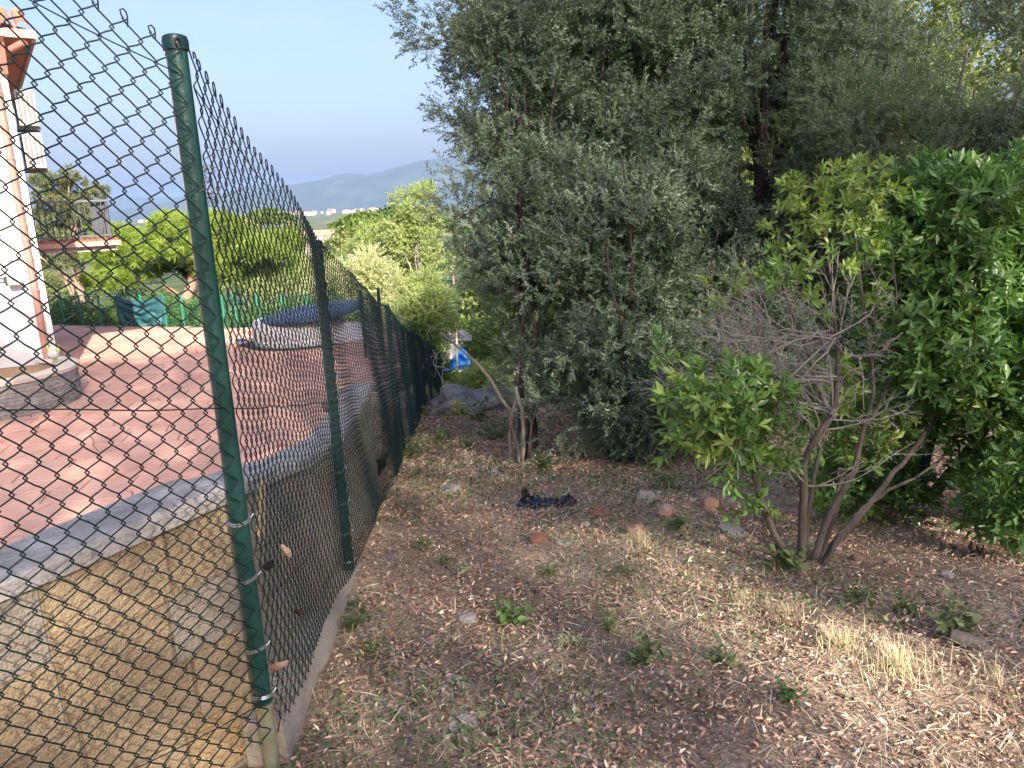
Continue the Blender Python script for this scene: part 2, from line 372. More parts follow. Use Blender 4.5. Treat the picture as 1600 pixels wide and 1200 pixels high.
#==SETTING==
# ================================================================== THE SETTING
def axis(dense, far):
    a = list(dense); 
    x = dense[-1]; st = dense[-1] - dense[-2]
    while x < far: st *= 1.28; x += st; a.append(x)
    x = dense[0]; st = dense[1] - dense[0]
    while x > -far: st *= 1.28; x -= st; a.insert(0, x)
    return np.array(a)
gx = np.concatenate([axis(np.arange(-2.2, 5.6, .055), 11500)]); gy = axis(np.arange(-.2, 10.6, .07), 11500)
X, Y = np.meshgrid(gx, gy); Z = ground_z(X, Y)
fine = np.array([mnoise.noise((x * 9, y * 9, 0)) for x, y in zip(X.ravel(), Y.ravel())]).reshape(X.shape)
Z += .012 * fine * (np.abs(Y) < 15) * (np.abs(X) < 12)
nx = len(gx); ny = len(gy); ii = (np.arange(ny - 1)[:, None] * nx + np.arange(nx - 1)[None, :]).ravel()
gm = fastmesh('ground', np.stack([X, Y, Z], -1).reshape(-1, 3), np.stack([ii, ii + 1, ii + nx + 1, ii + nx], -1), True)
# soil near by, scrub and fields far off (what grows there, by distance down the hill)
m = bpy.data.materials.new('soil'); t, N, L = nodes(m)
out = N.new('ShaderNodeOutputMaterial'); b = N.new('ShaderNodeBsdfPrincipled'); L.new(b.outputs[0], out.inputs[0]); b.inputs['Roughness'].default_value = .95
b.inputs['Specular IOR Level'].default_value = .15
tc = N.new('ShaderNodeTexCoord')
def nz(scale, detail=8, rough=.6):
    n = N.new('ShaderNodeTexNoise'); n.inputs['Scale'].default_value = scale; n.inputs['Detail'].default_value = detail; n.inputs['Roughness'].default_value = rough
    L.new(tc.outputs['Object'], n.inputs['Vector']); return n
def ramp(src, stops):
    r = N.new('ShaderNodeValToRGB'); L.new(src, r.inputs[0]); els = r.color_ramp.elements
    els[0].position, els[1].position = stops[0][0], stops[-1][0]; els[0].color = (*stops[0][1], 1); els[1].color = (*stops[-1][1], 1)
    for p, c in stops[1:-1]: e = els.new(p); e.color = (*c, 1)
    return r
def mixc(f, a, b_, blend='MIX'):
    x = N.new('ShaderNodeMix'); x.data_type = 'RGBA'; x.blend_type = blend
    if isinstance(f, float): x.inputs[0].default_value = f
    else: L.new(f, x.inputs[0])
    L.new(a, x.inputs[6]); L.new(b_, x.inputs[7]); return x.outputs[2]
s1 = ramp(nz(1.7).outputs['Fac'], [(.3, (.25, .175, .12)), (.5, (.39, .29, .205)), (.72, (.53, .42, .305))])
s2 = ramp(nz(48, 4).outputs['Fac'], [(.3, (.32, .29, .27)), (.5, (.95, .95, .95)), (.7, (1.55, 1.5, 1.4))])
soil = mixc(.85, s1.outputs[0], s2.outputs[0], 'MULTIPLY')
f1 = ramp(nz(.02, 10).outputs['Fac'], [(.35, (.055, .085, .03)), (.5, (.10, .13, .05)), (.62, (.18, .18, .09)), (.7, (.30, .24, .15))])
sep = N.new('ShaderNodeSeparateXYZ'); L.new(tc.outputs['Object'], sep.inputs[0])
mr = N.new('ShaderNodeMapRange'); L.new(sep.outputs['Y'], mr.inputs[0]); mr.inputs[1].default_value = 19; mr.inputs[2].default_value = 32
L.new(mixc(mr.outputs[0], soil, f1.outputs[0]), b.inputs['Base Color'])
bp = N.new('ShaderNodeBump'); bp.inputs['Strength'].default_value = 1.0; bp.inputs['Distance'].default_value = .022
L.new(nz(70, 6).outputs['Fac'], bp.inputs['Height']); L.new(bp.outputs[0], b.inputs['Normal'])
gm.materials.append(m); ground = link(bpy.data.objects.new('ground', gm)); structure(ground)

# far hills
def ridge(name, pts, y0, depth, m, seed):
    g = np.random.default_rng(seed); xs = np.linspace(pts[0][0], pts[-1][0], 140); top = np.interp(xs, [p[0] for p in pts], [p[1] for p in pts])
    V = []; rows = 26
    for i in range(rows):
        f = i / (rows - 1); k = np.sin(min(f, .62) / .62 * math.pi / 2) ** 1.25 if f <= .62 else np.cos((f - .62) / .38 * math.pi / 2)
        for x, h in zip(xs, top):
            nn = mnoise.fractal((x / 700, f * 3 + seed, seed), 1.0, 2.0, 5)
            yy = y0 + depth * f + 120 * mnoise.noise((x / 900, f * 4, 7))
            V.append((x, yy, -14 + (h + 14) * k + (nn * 42 * (1 - k * .75)) * min(1, f * 6)))
    n = len(xs); F = [(a * n + c, a * n + c + 1, (a + 1) * n + c + 1, (a + 1) * n + c) for a in range(rows - 1) for c in range(n - 1)]
    me = fastmesh(name, V, F, True); me.materials.append(m); return structure(link(bpy.data.objects.new(name, me)))
HILL = mat('hill_scrub', (.02, .04, .03), (.055, .075, .05), .008, .95, 0, c3=(.035, .055, .038))
ridge('mountain', [(-3300, 0), (-2500, 120), (-1850, 185), (-1657, 192), (-1330, 232), (-1190, 262), (-1010, 246), (-800, 285), (-593, 330), (-300, 345), (100, 290), (900, 240), (2500, 150), (3600, 0)], 5000, 1700, HILL, 3)
ridge('hill', [(-9000, 0), (-7000, 160), (-5600, 230), (-4600, 190), (-3900, 215), (-3000, 190), (-2300, 150), (-1200, 0)], 7000, 1900, HILL, 11)

# yard paved in salmon-pink stamped stones
def patio_right(y): return np.interp(y, [0, 6, 12, 18], [-1.30, -1.50, -1.85, -2.3])
def patio_far(x): return np.interp(x, [-15, -12.57, -6.75, -2], [22.5, 21.63, 19.52, 17.8])
PAVE = mat('stamped_paving', (.52, .28, .21), (.70, .43, .33), 1.1, .75, .3, 30, c3=(.61, .355, .27), randobj=.08, spec=.3, world=True)
JOINT = mat('paving_joint', (.25, .15, .125), (.32, .19, .16), 3, .9)
poly = [(-15, 1), (float(patio_right(1)), 1), (-1.5, 6), (-1.85, 12), (-2.28, 17.85), (-6.75, 19.5), (-12.57, 21.6), (-15, 22.4)]
patio = MB().prism(poly, -1.95, PATIO_Z - .012).build('patio', JOINT); structure(patio)
cells = []; y = 1.05; row = 0; CW = .56; CH = .36
g = np.random.default_rng(21)
def jit(i, j):
    gg = np.random.default_rng(abs(hash((i, j))) % 2 ** 31); return gg.uniform(-.15, .15), gg.uniform(-.10, .10)
nr = int(21.5 / CH)
for j in range(nr):
    for i in range(-33, -2):
        off = (j % 2) * .5 * CW
        def cn(ii, jj, o):  # a corner of the running-bond lattice
            a, b_ = jit(ii * 2 + (1 if o else 0), jj); return (ii * CW + o + a, 1 + jj * CH + b_)
        x0 = i * CW + off
        p = []
        for (di, dj) in ((0, 0), (1, 0), (1, 1), (0, 1)):
            a, b_ = jit(round((x0 / CW + di) * 2), j + dj); p.append((x0 + di * CW + a, 1 + (j + dj) * CH + b_))
        # the neighbours' corner lies on the middle of the long edges
        a, b_ = jit(round((x0 / CW + .5) * 2), j); m0 = (x0 + .5 * CW + a, 1 + j * CH + b_)
        a, b_ = jit(round((x0 / CW + .5) * 2), j + 1); m1 = (x0 + .5 * CW + a, 1 + (j + 1) * CH + b_)
        q = np.array([p[0], m0, p[1], p[2], m1, p[3]]); c = q.mean(0)
        if c[0] > patio_right(c[1]) - .25 or c[1] > patio_far(c[0]) - .2 or c[0] < -14.6: continue
        if (c[0] + 7.9) * .55 - (c[1] - 13.2) * .83 < -.1 and (c[0] + 7.9) * .83 + (c[1] - 13.2) * .55 < -.1: continue
        cells.append(q)
def stone_vf(q, inset=.012):
    c = q.mean(0); d = q - c; ln = np.linalg.norm(d, axis=1)[:, None]; n = len(q)
    o = c + d * (1 - .009 / ln); i = c + d * (1 - (inset + .009) / ln)
    V = [(x, y, PATIO_Z - .013) for x, y in o] + [(x, y, PATIO_Z) for x, y in i]
    return V, [tuple(range(n, 2 * n))] + [(k, (k + 1) % n, n + (k + 1) % n, n + k) for k in range(n)]
def seen(c):
    v = np.array([c[0], c[1], PATIO_Z]) - EYE; d = v @ _f; px = 800 + FPX * (v @ _r) / d; py = 600 - FPX * (v @ _u) / d
    return d > 0 and -20 < px < 700 and py < 860 - .32 * px
order = sorted(range(len(cells)), key=lambda k: (not seen(cells[k].mean(0)), np.hypot(*cells[k].mean(0))))
rest = MB()
for r_, k in enumerate(order):
    V, F = stone_vf(cells[k])
    if r_ < 300:
        c = cells[k].mean(0); MB().add(V, F).build('paving_stone', PAVE, patio, loc=(c[0], c[1], PATIO_Z))
    else: rest.add(V, F)
o = rest.build('paving_stones_beyond', PAVE, patio); o['kind'] = 'stuff'; o.name = 'stone_paving'

# ------------------------------------------------------------------ the stone-faced garden wall
K = np.array([-.82, 2.06])
WPATH = [(-2.95, -.78, .53), (-2.02, .46, .575), (-1.19, 1.565, .63), (K[0], K[1], .665), (-.925, 3.2, .36), (-.99, 4.1, .17), (-1.05, 5.0, .10), (-1.12, 5.95, .06)]
def wall_pt(s):   # s in metres along the outer face
    P = np.array(WPATH); d = np.concatenate([[0], np.cumsum(np.linalg.norm(np.diff(P[:, :2], axis=0), axis=1))])
    return np.array([np.interp(s, d, P[:, k]) for k in range(3)]), d
_, WD = wall_pt(0); SK = WD[3]; SEND = WD[-1]
def wall_frame(s):
    a, _ = wall_pt(max(0, s - .02)); b_, _ = wall_pt(min(SEND, s + .02)); t = b_[:2] - a[:2]; t /= np.linalg.norm(t); return t, np.array([t[1], -t[0]])  # outwards = towards the path
TH = .14
wall = empty('garden_wall', (K[0], K[1], -.3), 'tan stone-faced garden wall with pale grey coping behind the mesh fence', 'wall')
CORE = mat('wall_concrete', (.30, .245, .17), (.42, .35, .25), 5, .9, .5, 60, c3=(.38, .335, .27))
mb = MB(); ss = np.unique(np.concatenate([WD, np.linspace(0, SEND, 30)]))
ring = []
for s in ss:
    p, _ = wall_pt(s); t, nn = wall_frame(s)
    if abs(s - SK) < 1e-6:   # mitre
        nn = wall_frame(s - .1)[1] + wall_frame(s + .1)[1]; nn /= np.linalg.norm(nn)
    o_ = p[:2] - nn * .009; i_ = p[:2] - nn * TH
    ring.append([(o_[0], o_[1], -2), (o_[0], o_[1], p[2] - .05), (i_[0], i_[1], p[2] - .05), (i_[0], i_[1], -2)])
R_ = np.array(ring).reshape(-1, 3); n = len(ss)
F = [(a * 4 + k, (a + 1) * 4 + k, (a + 1) * 4 + (k + 1) % 4, a * 4 + (k + 1) % 4) for a in range(n - 1) for k in range(4)] + [(3, 2, 1, 0), tuple((n - 1) * 4 + k for k in range(4))]
under(wall, MB().add(R_, F).build('wall_core', CORE))
COPE = mat('coping_concrete', (.31, .29, .265), (.60, .565, .52), 11, .85, .6, 60, c3=(.44, .415, .38), stretch=(1, 1, 1))
ring = []
for s in ss:
    p, _ = wall_pt(s); nn = wall_frame(s)[1]
    if abs(s - SK) < 1e-6:
        nn = wall_frame(s - .1)[1] + wall_frame(s + .1)[1]; nn /= np.linalg.norm(nn)
    wv = .004 * math.sin(s * 23) + .003 * math.sin(s * 57)
    o_ = p[:2] + nn * (.028 + wv); oc = p[:2] + nn * (.016 + wv); i_ = p[:2] - nn * (TH + .02)
    ring.append([(o_[0], o_[1], p[2] - .046), (o_[0], o_[1], p[2] - .010), (oc[0], oc[1], p[2] + wv), (i_[0], i_[1], p[2] + .005), (i_[0], i_[1], p[2] - .046)])
R_ = np.array(ring).reshape(-1, 3)
F = [(a * 5 + k, (a + 1) * 5 + k, (a + 1) * 5 + (k + 1) % 5, a * 5 + (k + 1) % 5) for a in range(n - 1) for k in range(5)] + [(4, 3, 2, 1, 0), tuple((n - 1) * 5 + k for k in range(5))]
under(wall, MB().add(R_, F).build('coping', COPE))
STONES = [mat('facing_tan', (.36, .275, .17), (.58, .44, .26), 8, .88, .7, 110, c3=(.50, .385, .235), randobj=.12),
          mat('facing_grey', (.33, .285, .215), (.47, .41, .32), 8, .88, .7, 110, randobj=.1),
          mat('facing_gold', (.46, .31, .14), (.66, .48, .25), 8, .88, .7, 110, c3=(.54, .40, .22), randobj=.1)]
g = np.random.default_rng(5)
def facing(s0, s1, mats_, w_):
    s = s0; rowsz = [0, .20, .39, .60, .80, 1.0]
    for r_ in range(5):
        s = s0 + (0 if r_ % 2 == 0 else -.16)
        while s < s1:
            wd = w_ * g.uniform(.75, 1.25); 
            if s1 - (s + wd) < .12: wd = s1 - s
            a = max(s, s0) + .003; b_ = min(s + wd, s1) - .003; s += wd
            if b_ - a < .05: continue
            V = []
            dz = g.normal(0, .012, 2)
            for lev, off in ((0, 0.0), (1, g.uniform(.001, .005))):
                for (sx, kz) in ((a, rowsz[r_ + 1]), (b_, rowsz[r_ + 1]), (b_, rowsz[r_]), (a, rowsz[r_])):
                    p, _ = wall_pt(sx); t, nn = wall_frame((a + b_) / 2); e = .003 if lev else 0
                    px = p[:2] + nn * (off - .014 * (lev == 0)) + t * (e if sx == a else -e)
                    z = p[2] - .053 - kz + (.003 if kz == rowsz[r_ + 1] else -.003) * (1 if lev == 0 else 2)
                    V.append((px[0], px[1], z))
            F = [(0, 1, 2, 3), (7, 6, 5, 4)] + [(k, 4 + k, 4 + (k + 1) % 4, (k + 1) % 4) for k in range(4)]
            F = [f[::-1] for f in F]
            c = np.mean(V, 0)
            if c[2] < -.9: continue
            o = MB().add(V, F).build('facing_stone', mats_[int(g.choice(len(mats_), p=[.42, .26, .32] if len(mats_) == 3 else None))], None, loc=c); under(wall, o)
facing(SK - 1.9, SK - .004, STONES, .26); facing(SK + .004, SEND - .02, [STONES[1], mat('facing_shade', (.30, .265, .21), (.40, .36, .29), 7, .9, .9, 90, randobj=.1)], .42)  # facing_shade: greyer copy of the facing, this run's shade put into its colour
# concrete kerb that carries the posts
ring = []
for y in np.linspace(1.985, 3.9, 16):
    fx = float(fencex(y)); gz_ = gz(fx + .15, y); h = np.interp(y, [.2, 1.95, 2.6, 3.9], [.14, .15, .12, .0]) + .012 * math.sin(y * 9)
    ring.append([(fx - .08, y, gz_ - .3), (fx - .08, y, gz_ + h), (fx + .035, y, gz_ + h - .006), (fx + .06, y, gz_ - .3)])
n = len(ring); F = [(a * 4 + k, (a + 1) * 4 + k, (a + 1) * 4 + (k + 1) % 4, a * 4 + (k + 1) % 4) for a in range(n - 1) for k in range(4)] + [(0, 1, 2, 3), tuple((n - 1) * 4 + k for k in range(3, -1, -1))]
F = [f[::-1] for f in F]
under(wall, MB().add(np.array(ring).reshape(-1, 3), F).build('footing', mat('footing_concrete', (.36, .31, .25), (.47, .42, .35), 4, .92, .7, 50)))

# low rubble wall that carries on down the path
RUB = mat('rubble_stone', (.22, .19, .16), (.36, .32, .27), 5, .9, .8, 30, randobj=.2)
def rock_vf(rad, seed, sub=2, rough=.22):
    import bmesh
    bm = bmesh.new(); bmesh.ops.create_icosphere(bm, subdivisions=sub, radius=1)
    V = []
    for v in bm.verts:
        p = v.co.copy(); k = 1 + rough * mnoise.noise(p * 1.3 + Vector((seed * 3.1, 0, 0))) * 1.6 + rough * .4 * mnoise.noise(p * 3.7 + Vector((0, seed, 0)))
        p = p * k
        for ax in range(3): p[ax] = math.copysign(abs(p[ax]) ** (.82 if sub < 4 else .95), p[ax])
        V.append((p.x * rad[0], p.y * rad[1], p.z * rad[2]))
    F = [tuple(x.index for x in f.verts) for f in bm.faces]; bm.free(); return np.array(V), F
rub = empty('rubble_wall', (-1.35, 8.5, -1.3), 'low dry rubble wall behind the fence below the end of the pale coping', 'wall')
variants = []
for k in range(8):
    V, F = rock_vf((.17, .17, .09), k, 2, .2); me = bpy.data.meshes.new('stone'); me.from_pydata(V.tolist(), [], F); me.materials.append(RUB); variants.append(me)
g = np.random.default_rng(8)
for row_ in range(4):
    yy = 6.05
    while yy < 12:
        fx = float(fencex(yy)) - .28; zt = np.interp(yy, [6, 7.5, 9, 12], [.0, -.45, -.95, -1.5])
        z = zt - .07 - row_ * .15
        if z > gz(fx + .3, yy) - .12:
            o = bpy.data.objects.new('stone', variants[g.integers(8)]); link(o); o.location = (fx + g.normal(0, .02), yy, z + g.normal(0, .01)); o.rotation_euler = (g.normal(0, .1), g.normal(0, .1), g.choice([0, 3.14]) + g.normal(0, .25)); o.scale = (.9, g.uniform(.8, 1.15), g.uniform(.85, 1.1)); under(rub, o)
        yy += g.uniform(.24, .34)
# ================================================================== CHAIN-LINK FENCE
GREEN = mat('green_paint', (.005, .048, .040), (.016, .078, .062), 22, .36, .12, 90, spec=.5, coat=.3)
WIRE = mat('green_wire', (.004, .017, .017), (.006, .024, .022), 30, .5, spec=.4)
GALV = mat('galvanised', (.42, .45, .44), (.60, .62, .60), 12, .38, .1, 80, metal=.85)
OLDGALV = mat('old_galvanised', (.30, .42, .36), (.46, .52, .42), 14, .45, .1, 80, metal=.5, c3=(.40, .38, .22))
DRY = mat('dry_leaf_brown', (.16, .085, .05), (.30, .18, .11), 20, .8)
fence = empty('chain_link_fence', (-.75, 1.95, -.22), 'dark green chain-link fence with round posts running down beside the path', 'fence')
def fzb(y): return np.interp(y, [-1, 1.95, 3.75, 7.5, 9.5, 11, 13, 15, 17], [.25, -.06, -.44, -1.13, -1.45, -1.70, -2.02, -2.38, -2.76])
def fzt(y): return np.interp(y, [-1, 1.95, 3.75, 7.5, 9.5, 11, 13, 15, 17], [3.22, 1.775, 1.22, .42, -.08, -.33, -.80, -1.22, -1.85])
def wires(y0, y1, W, H, r, k, sub, seed):
    g = np.random.default_rng(seed)
    a = np.array([float(fencex(y0)), y0]); b_ = np.array([float(fencex(y1)), y1]); Ln = np.linalg.norm(b_ - a); t = (b_ - a) / Ln
    nn = np.array([t[1], -t[0]]); 
    if nn @ (-a) < 0: nn = -nn
    nw = int(Ln / (W / 2)); hm = np.mean(fzt(np.linspace(y0, y1, 5)) - fzb(np.linspace(y0, y1, 5))); Nr = int(round(hm / (H / 2)))
    mb = MB(); ph = g.uniform(0, 6, 4)
    def place(u, f, d):
        yy = a[1] + t[1] * u; xx = a[0] + t[0] * u; zb = fzb(yy); zt = fzt(yy)
        # a bay sags a little between its posts, bellies out and its rows wander
        edge = np.sin(np.clip(u / Ln, 0, 1) * math.pi)
        zt = zt - .025 * edge; zb = zb + .012 * np.sin(u * 7 + ph[2]) * edge
        z = zb + (zt - zb) * f + .006 * np.sin(u * 9 + f * 5 + ph[0]) * edge
        bel = edge * (.018 * np.sin(u * 2.3 + f * 4 + ph[1]) + .010 * np.sin(f * 9 + u * 4 + ph[3])) + .032
        return np.stack([xx + nn[0] * (d + bel), yy + nn[1] * (d + bel), z], -1)
    for kk in range(nw):
        q = np.arange(0, Nr * sub + 1) / sub; seg = np.floor(q).astype(int); fr = q - seg
        side = lambda n_: ((n_ + kk) % 2)
        s0 = side(seg); s1 = 1 - s0; e = fr * fr * (3 - 2 * fr) * .55 + fr * .45
        over = .0042
        u0 = kk * W / 2 + np.where(s0 == 1, W / 2 + over, -over); u1 = kk * W / 2 + np.where(s1 == 1, W / 2 + over, -over)
        u = u0 + (u1 - u0) * e + g.normal(0, .0007, len(q)); d = (np.where(s0 == 1, 1, -1) * (1 - e) + np.where(s1 == 1, 1, -1) * e) * r * .9
        mb.tube(place(u, q / Nr, d), r, k, False, np.array([nn[0], nn[1], 0.]))
        if side(Nr) == 1 or kk == 0:       # knuckled ends along the top
            uc = kk * W / 2 + W / 2; lu = np.array([.0, -.005, -.006, 0, .006, .007, .004]); lz = np.array([0, .005, .012, .016, .013, .004, -.012]) * g.uniform(.8, 1.3)
            P = place(uc + lu, np.ones(7), np.linspace(-r, r, 7)); P[:, 2] += lz
            mb.tube(P, r * .95, k, True, np.array([nn[0], nn[1], 0.]))
    o = mb.build('wire_mesh', WIRE); under(fence, o); o['kind'] = 'stuff'
wires(-.15, 1.95, .060, .0765, .0020, 5, 4, 1)
wires(1.95, 3.75, .060, .0765, .0019, 4, 4, 2)
wires(3.75, 7.5, .060, .0765, .0017, 4, 2, 3)
wires(7.5, 9.5, .062, .0765, .0019, 3, 2, 4)
for i, (a, b_) in enumerate([(9.5, 11), (11, 13), (13, 15), (15, 17)]): wires(a, b_, .066, .08, .0021, 3, 1, 5 + i)
def tension(ya, yb, fa, fb, off=.03, r=.0016, sag=.01):
    ys = np.linspace(ya, yb, 26); f = np.linspace(fa, fb, 26); xs = fencex(ys); z = fzb(ys) + (fzt(ys) - fzb(ys)) * f - sag * np.sin(np.linspace(0, math.pi, 26)) + .003 * np.sin(ys * 17)
    P = np.stack([xs + off, ys, z], -1); under(fence, MB().tube(P, r, 5, False).build('line_wire', WIRE))
tension(.2, 1.95, .968, .966, .02); tension(.2, 3.75, .52, .545, .035); tension(3.75, 7.5, .545, .5, .03)
tension(1.95, 3.75, .955, .965, .03); tension(.2, 1.95, .085, .06, .03); tension(7.5, 11, .5, .5); tension(3.75, 7.5, .06, .06)
def post(y, zt, zb, r, bands=(), green_to=None, cap=True):
    x = float(fencex(y)); zg = green_to if green_to is not None else zb
    o = MB().tube([(x, y, zg), (x, y, (zg + zt) / 2), (x, y, zt - .002)], r, 20).build('post', GREEN, None, True); under(fence, o)
    def sub(mb, nm, mt):
        q = mb.build(nm, mt, None, True); q.parent = o; return q
    if cap:
        sub(MB().lathe([(r * 1.02, -.024), (r * 1.20, -.022), (r * 1.22, -.002), (r * 1.12, .008), (r * .8, .012), (0.0001, .013)], 20, (x, y, zt)), 'post_cap', mat('cap_plastic', (.006, .028, .03), (.01, .036, .036), 10, .4))
    if green_to is not None:
        sub(MB().tube([(x, y, zb - .3), (x, y, zg)], r * .93, 20).tube([(x, y, zg - .004), (x, y, zg + .012)], r * 1.1, 20), 'sleeve', OLDGALV)
    for i, z in enumerate(bands):
        a = np.linspace(0, 2 * math.pi, 20); mb = MB()
        for dz in (-.0035, .0025):
            P = np.stack([x + (r + .002) * np.cos(a), y + (r + .002) * np.sin(a), np.full(20, z + dz) + .006 * np.sin(a + i)], -1); mb.tube(P, .0024, 5, False)
        # twisted end towards the mesh
        mb.tube([(x + r, y + .004, z), (x + r + .007, y + .012, z + .004), (x + r + .010, y + .018, z + .009)], .0016, 4)
        sub(mb, 'wire_band', GALV)
    return o
post(1.95, 1.80, -.3, .0245, (.60, .43, .215, .065), .03)
post(3.75, 1.25, -.5, .0245, (.11, -.07, -.24, -.40))
post(7.5, .47, -1.2, .0245, (-.5,)); post(9.5, -.03, -1.5, .0245); post(11, -.28, -1.75, .0245)
post(13, -.75, -2.1, .0245); post(15, -1.17, -2.45, .0245); post(17, -1.80, -2.85, .0245); post(-.15, 2.85, -.2, .0245)
# dead tendrils and curled leaves caught in the mesh by the first post
g = np.random.default_rng(31); mb = MB()
for i in range(46):
    z = float(g.choice([1.5, 1.44, 1.36, 1.05, .05, .02], p=[.25, .2, .15, .15, .15, .1])) + g.normal(0, .03); x = -.75 + .03 + g.normal(0, .012); y = 1.95 + .02 + g.normal(0, .02)
    P = [np.array([x, y, z])]
    for q in range(4): P.append(P[-1] + g.normal(0, .012, 3))
    mb.tube(spline(P, 7), .0011, 3, False)
o = mb.build('dead_tendrils', mat('tendril', (.12, .085, .06), (.24, .18, .13), 30, .9)); under(fence, o); o['kind'] = 'stuff'; o.name = 'dead_tendril'
def curl_leaf(L_, W_, curl, seed):
    g = np.random.default_rng(seed); V = []; n = 9
    for i in range(n):
        t = i / (n - 1); w_ = W_ * math.sin(math.pi * (.04 + .93 * t)) ** .8; a = curl * t
        for s in (-1, -.45, 0, .45, 1): V.append((s * w_ / 2 * (1 - .25 * abs(s) * curl), L_ * (math.sin(a) / max(curl, .01)), L_ * (1 - math.cos(a)) / max(curl, .01) + abs(s) ** 1.5 * w_ * .4 + g.normal(0, .0012)))
    F = [(i * 5 + j, i * 5 + j + 1, (i + 1) * 5 + j + 1, (i + 1) * 5 + j) for i in range(n - 1) for j in range(4)]
    return V, F
def put_leaf(loc, rot, L_, W_, curl, label, mt=DRY):
    V, F = curl_leaf(L_, W_, curl, int(L_ * 1e4)); o = MB().add(V, F).build('dead_leaf', mt, None, True); o.location = loc; o.rotation_euler = rot
    tag(o, label, 'leaf'); return o
put_leaf((-.715, 1.93, .17), (-1.2, .3, -.4), .12, .045, 1.4, 'curled brown dead leaf hanging low on the first fence post', mat('dry_leaf_tan', (.30, .17, .11), (.42, .27, .19), 20, .8))
put_leaf((-.76, 2.2, .36), (-1.3, .2, .5), .10, .05, 1.2, 'dark brown dead leaf caught in the mesh against the stone wall', mat('dry_leaf_dark', (.07, .035, .022), (.14, .075, .045), 20, .8))
put_leaf((-.735, 2.22, .40), (-1.6, -.3, .2), .075, .035, 1.0, 'pale folded dry leaf caught in the mesh beside a dark leaf', mat('dry_leaf_pale', (.52, .38, .26), (.62, .48, .34), 20, .8))
put_leaf((-.755, 2.36, .10), (-1.1, .1, .1), .11, .045, .9, 'long shrivelled dark leaf stuck low in the mesh near the concrete kerb', MATS['dry_leaf_dark'])
# weathered strip of wood leaning behind the mesh, and pieces of bark on the wall
o = MB().add(*[(np.array([(-.03, 0, 0), (.03, .0, 0), (.026, .006, .32), (.008, .004, .36), (-.024, .004, .30)] + [(-.03, .014, 0), (.03, .014, 0), (.026, .02, .32), (.008, .018, .36), (-.024, .018, .30)])), [(0, 1, 2, 3, 4), (9, 8, 7, 6, 5), (0, 5, 6, 1), (1, 6, 7, 2), (2, 7, 8, 3), (3, 8, 9, 4), (4, 9, 5, 0)]][:2]).build('wood_strip', mat('pale_wood', (.42, .33, .20), (.55, .45, .30), 9, .8, .4, 40, stretch=(8, 8, 1)))
o.location = (-.765, 2.16, .46); o.scale = (.7, 1, .5); o.rotation_euler = (.12, .1, 1.5); tag(o, 'pale splintered strip of wood stuck upright behind the mesh', 'wood')

# ================================================================== HOUSE
C0 = np.array([-7.74, 13.07]); RD = np.array([-.55, .835]); FD = np.array([-.835, -.55]); RN = np.array([.835, .55]); FN = np.array([.55, -.835])
def hp(f, r, z, of=0, orr=0): p = C0 + FD * f + RD * r + FN * of + RN * orr; return np.array([p[0], p[1], z])
HR = np.array([[-FD[0], RD[0], 0], [-FD[1], RD[1], 0], [0, 0, 1]])    # local x = along the front to the right, y = back, z
house = empty('house', (C0[0] - 2, C0[1] + .5, PATIO_Z), 'cream and white two-storey house with red tiled eaves and corner downpipe', 'house')
CREAM = mat('cream_render', (.80, .76, .66), (.84, .80, .71), 2, .9, .15, 60); WHITE = mat('white_render', (.60, .61, .63), (.68, .68, .69), 1.2, .9, .15, 60)
def hbox(nm, m_, f0, f1, r0, r1, z0, z1, parent=None):
    c = (hp(f0, r0, z0) + hp(f1, r1, z1)) / 2; o = MB().box(c, (abs(f1 - f0), abs(r1 - r0), z1 - z0), HR).build(nm, m_, None)
    if parent is None: under(house, o)
    else: o.parent = parent
    return o
hbox('lower_wall', WHITE, 0, 7, 0, 8, PATIO_Z - .3, .82); hbox('upper_wall', CREAM, 0, 7, 0, 8, .86, 4.25)
hbox('string_course', mat('grey_trim', (.45, .44, .42), (.5, .49, .47), 5, .8), -.025, 7, -.025, 8, .82, .86)
PIPE = mat('copper_pipe', (.36, .17, .14), (.44, .23, .19), 5, .5, c3=(.40, .20, .165))
mb = MB(); px_ = hp(.16, 0, 0, .07)
dp = MB().tube([(px_[0], px_[1], PATIO_Z + .1), (px_[0], px_[1], 3.8)], .055, 10).tube(spline([(px_[0], px_[1], 3.78), hp(.05, 0, 3.95, .12), hp(-.3, 0, 4.12, .42)], 8), .055, 10).build('downpipe', PIPE, None, True); under(house, dp)
for z in (-.75, .3, 1.35, 2.4, 3.4):
    MB().tube([(px_[0], px_[1], z), (px_[0], px_[1], z + .05)], .066, 10).build('pipe_joint', PIPE, dp)
# roof: overhanging eaves, half-round tiles with open mouths
TILE = mat('roof_tile', (.36, .13, .07), (.52, .22, .13), 4, .85, .3, 30, c3=(.44, .17, .10), randobj=.2); EAVE = mat('eave_pink', (.50, .27, .22), (.58, .34, .28), 5, .7)
EO = .42; ZE = 4.30
def roofp(f, r, h): return hp(f, r, h)
A_ = [hp(-EO, -EO, ZE), hp(7 + EO, -EO, ZE), hp(7 + EO, 8 + EO, ZE), hp(-EO, 8 + EO, ZE)]; Rg = [hp(3.5, 3.3, ZE + 1.55), hp(3.5, 4.7, ZE + 1.55)]
V = np.array([a - (0, 0, .06) for a in A_] + A_ + Rg)
F = [(3, 2, 1, 0), (0, 1, 5, 4), (1, 2, 6, 5), (2, 3, 7, 6), (3, 0, 4, 7), (4, 5, 8), (5, 6, 9, 8), (6, 7, 9), (7, 4, 8, 9)]
roof = MB().add(V, F).build('roof', TILE); under(house, roof)
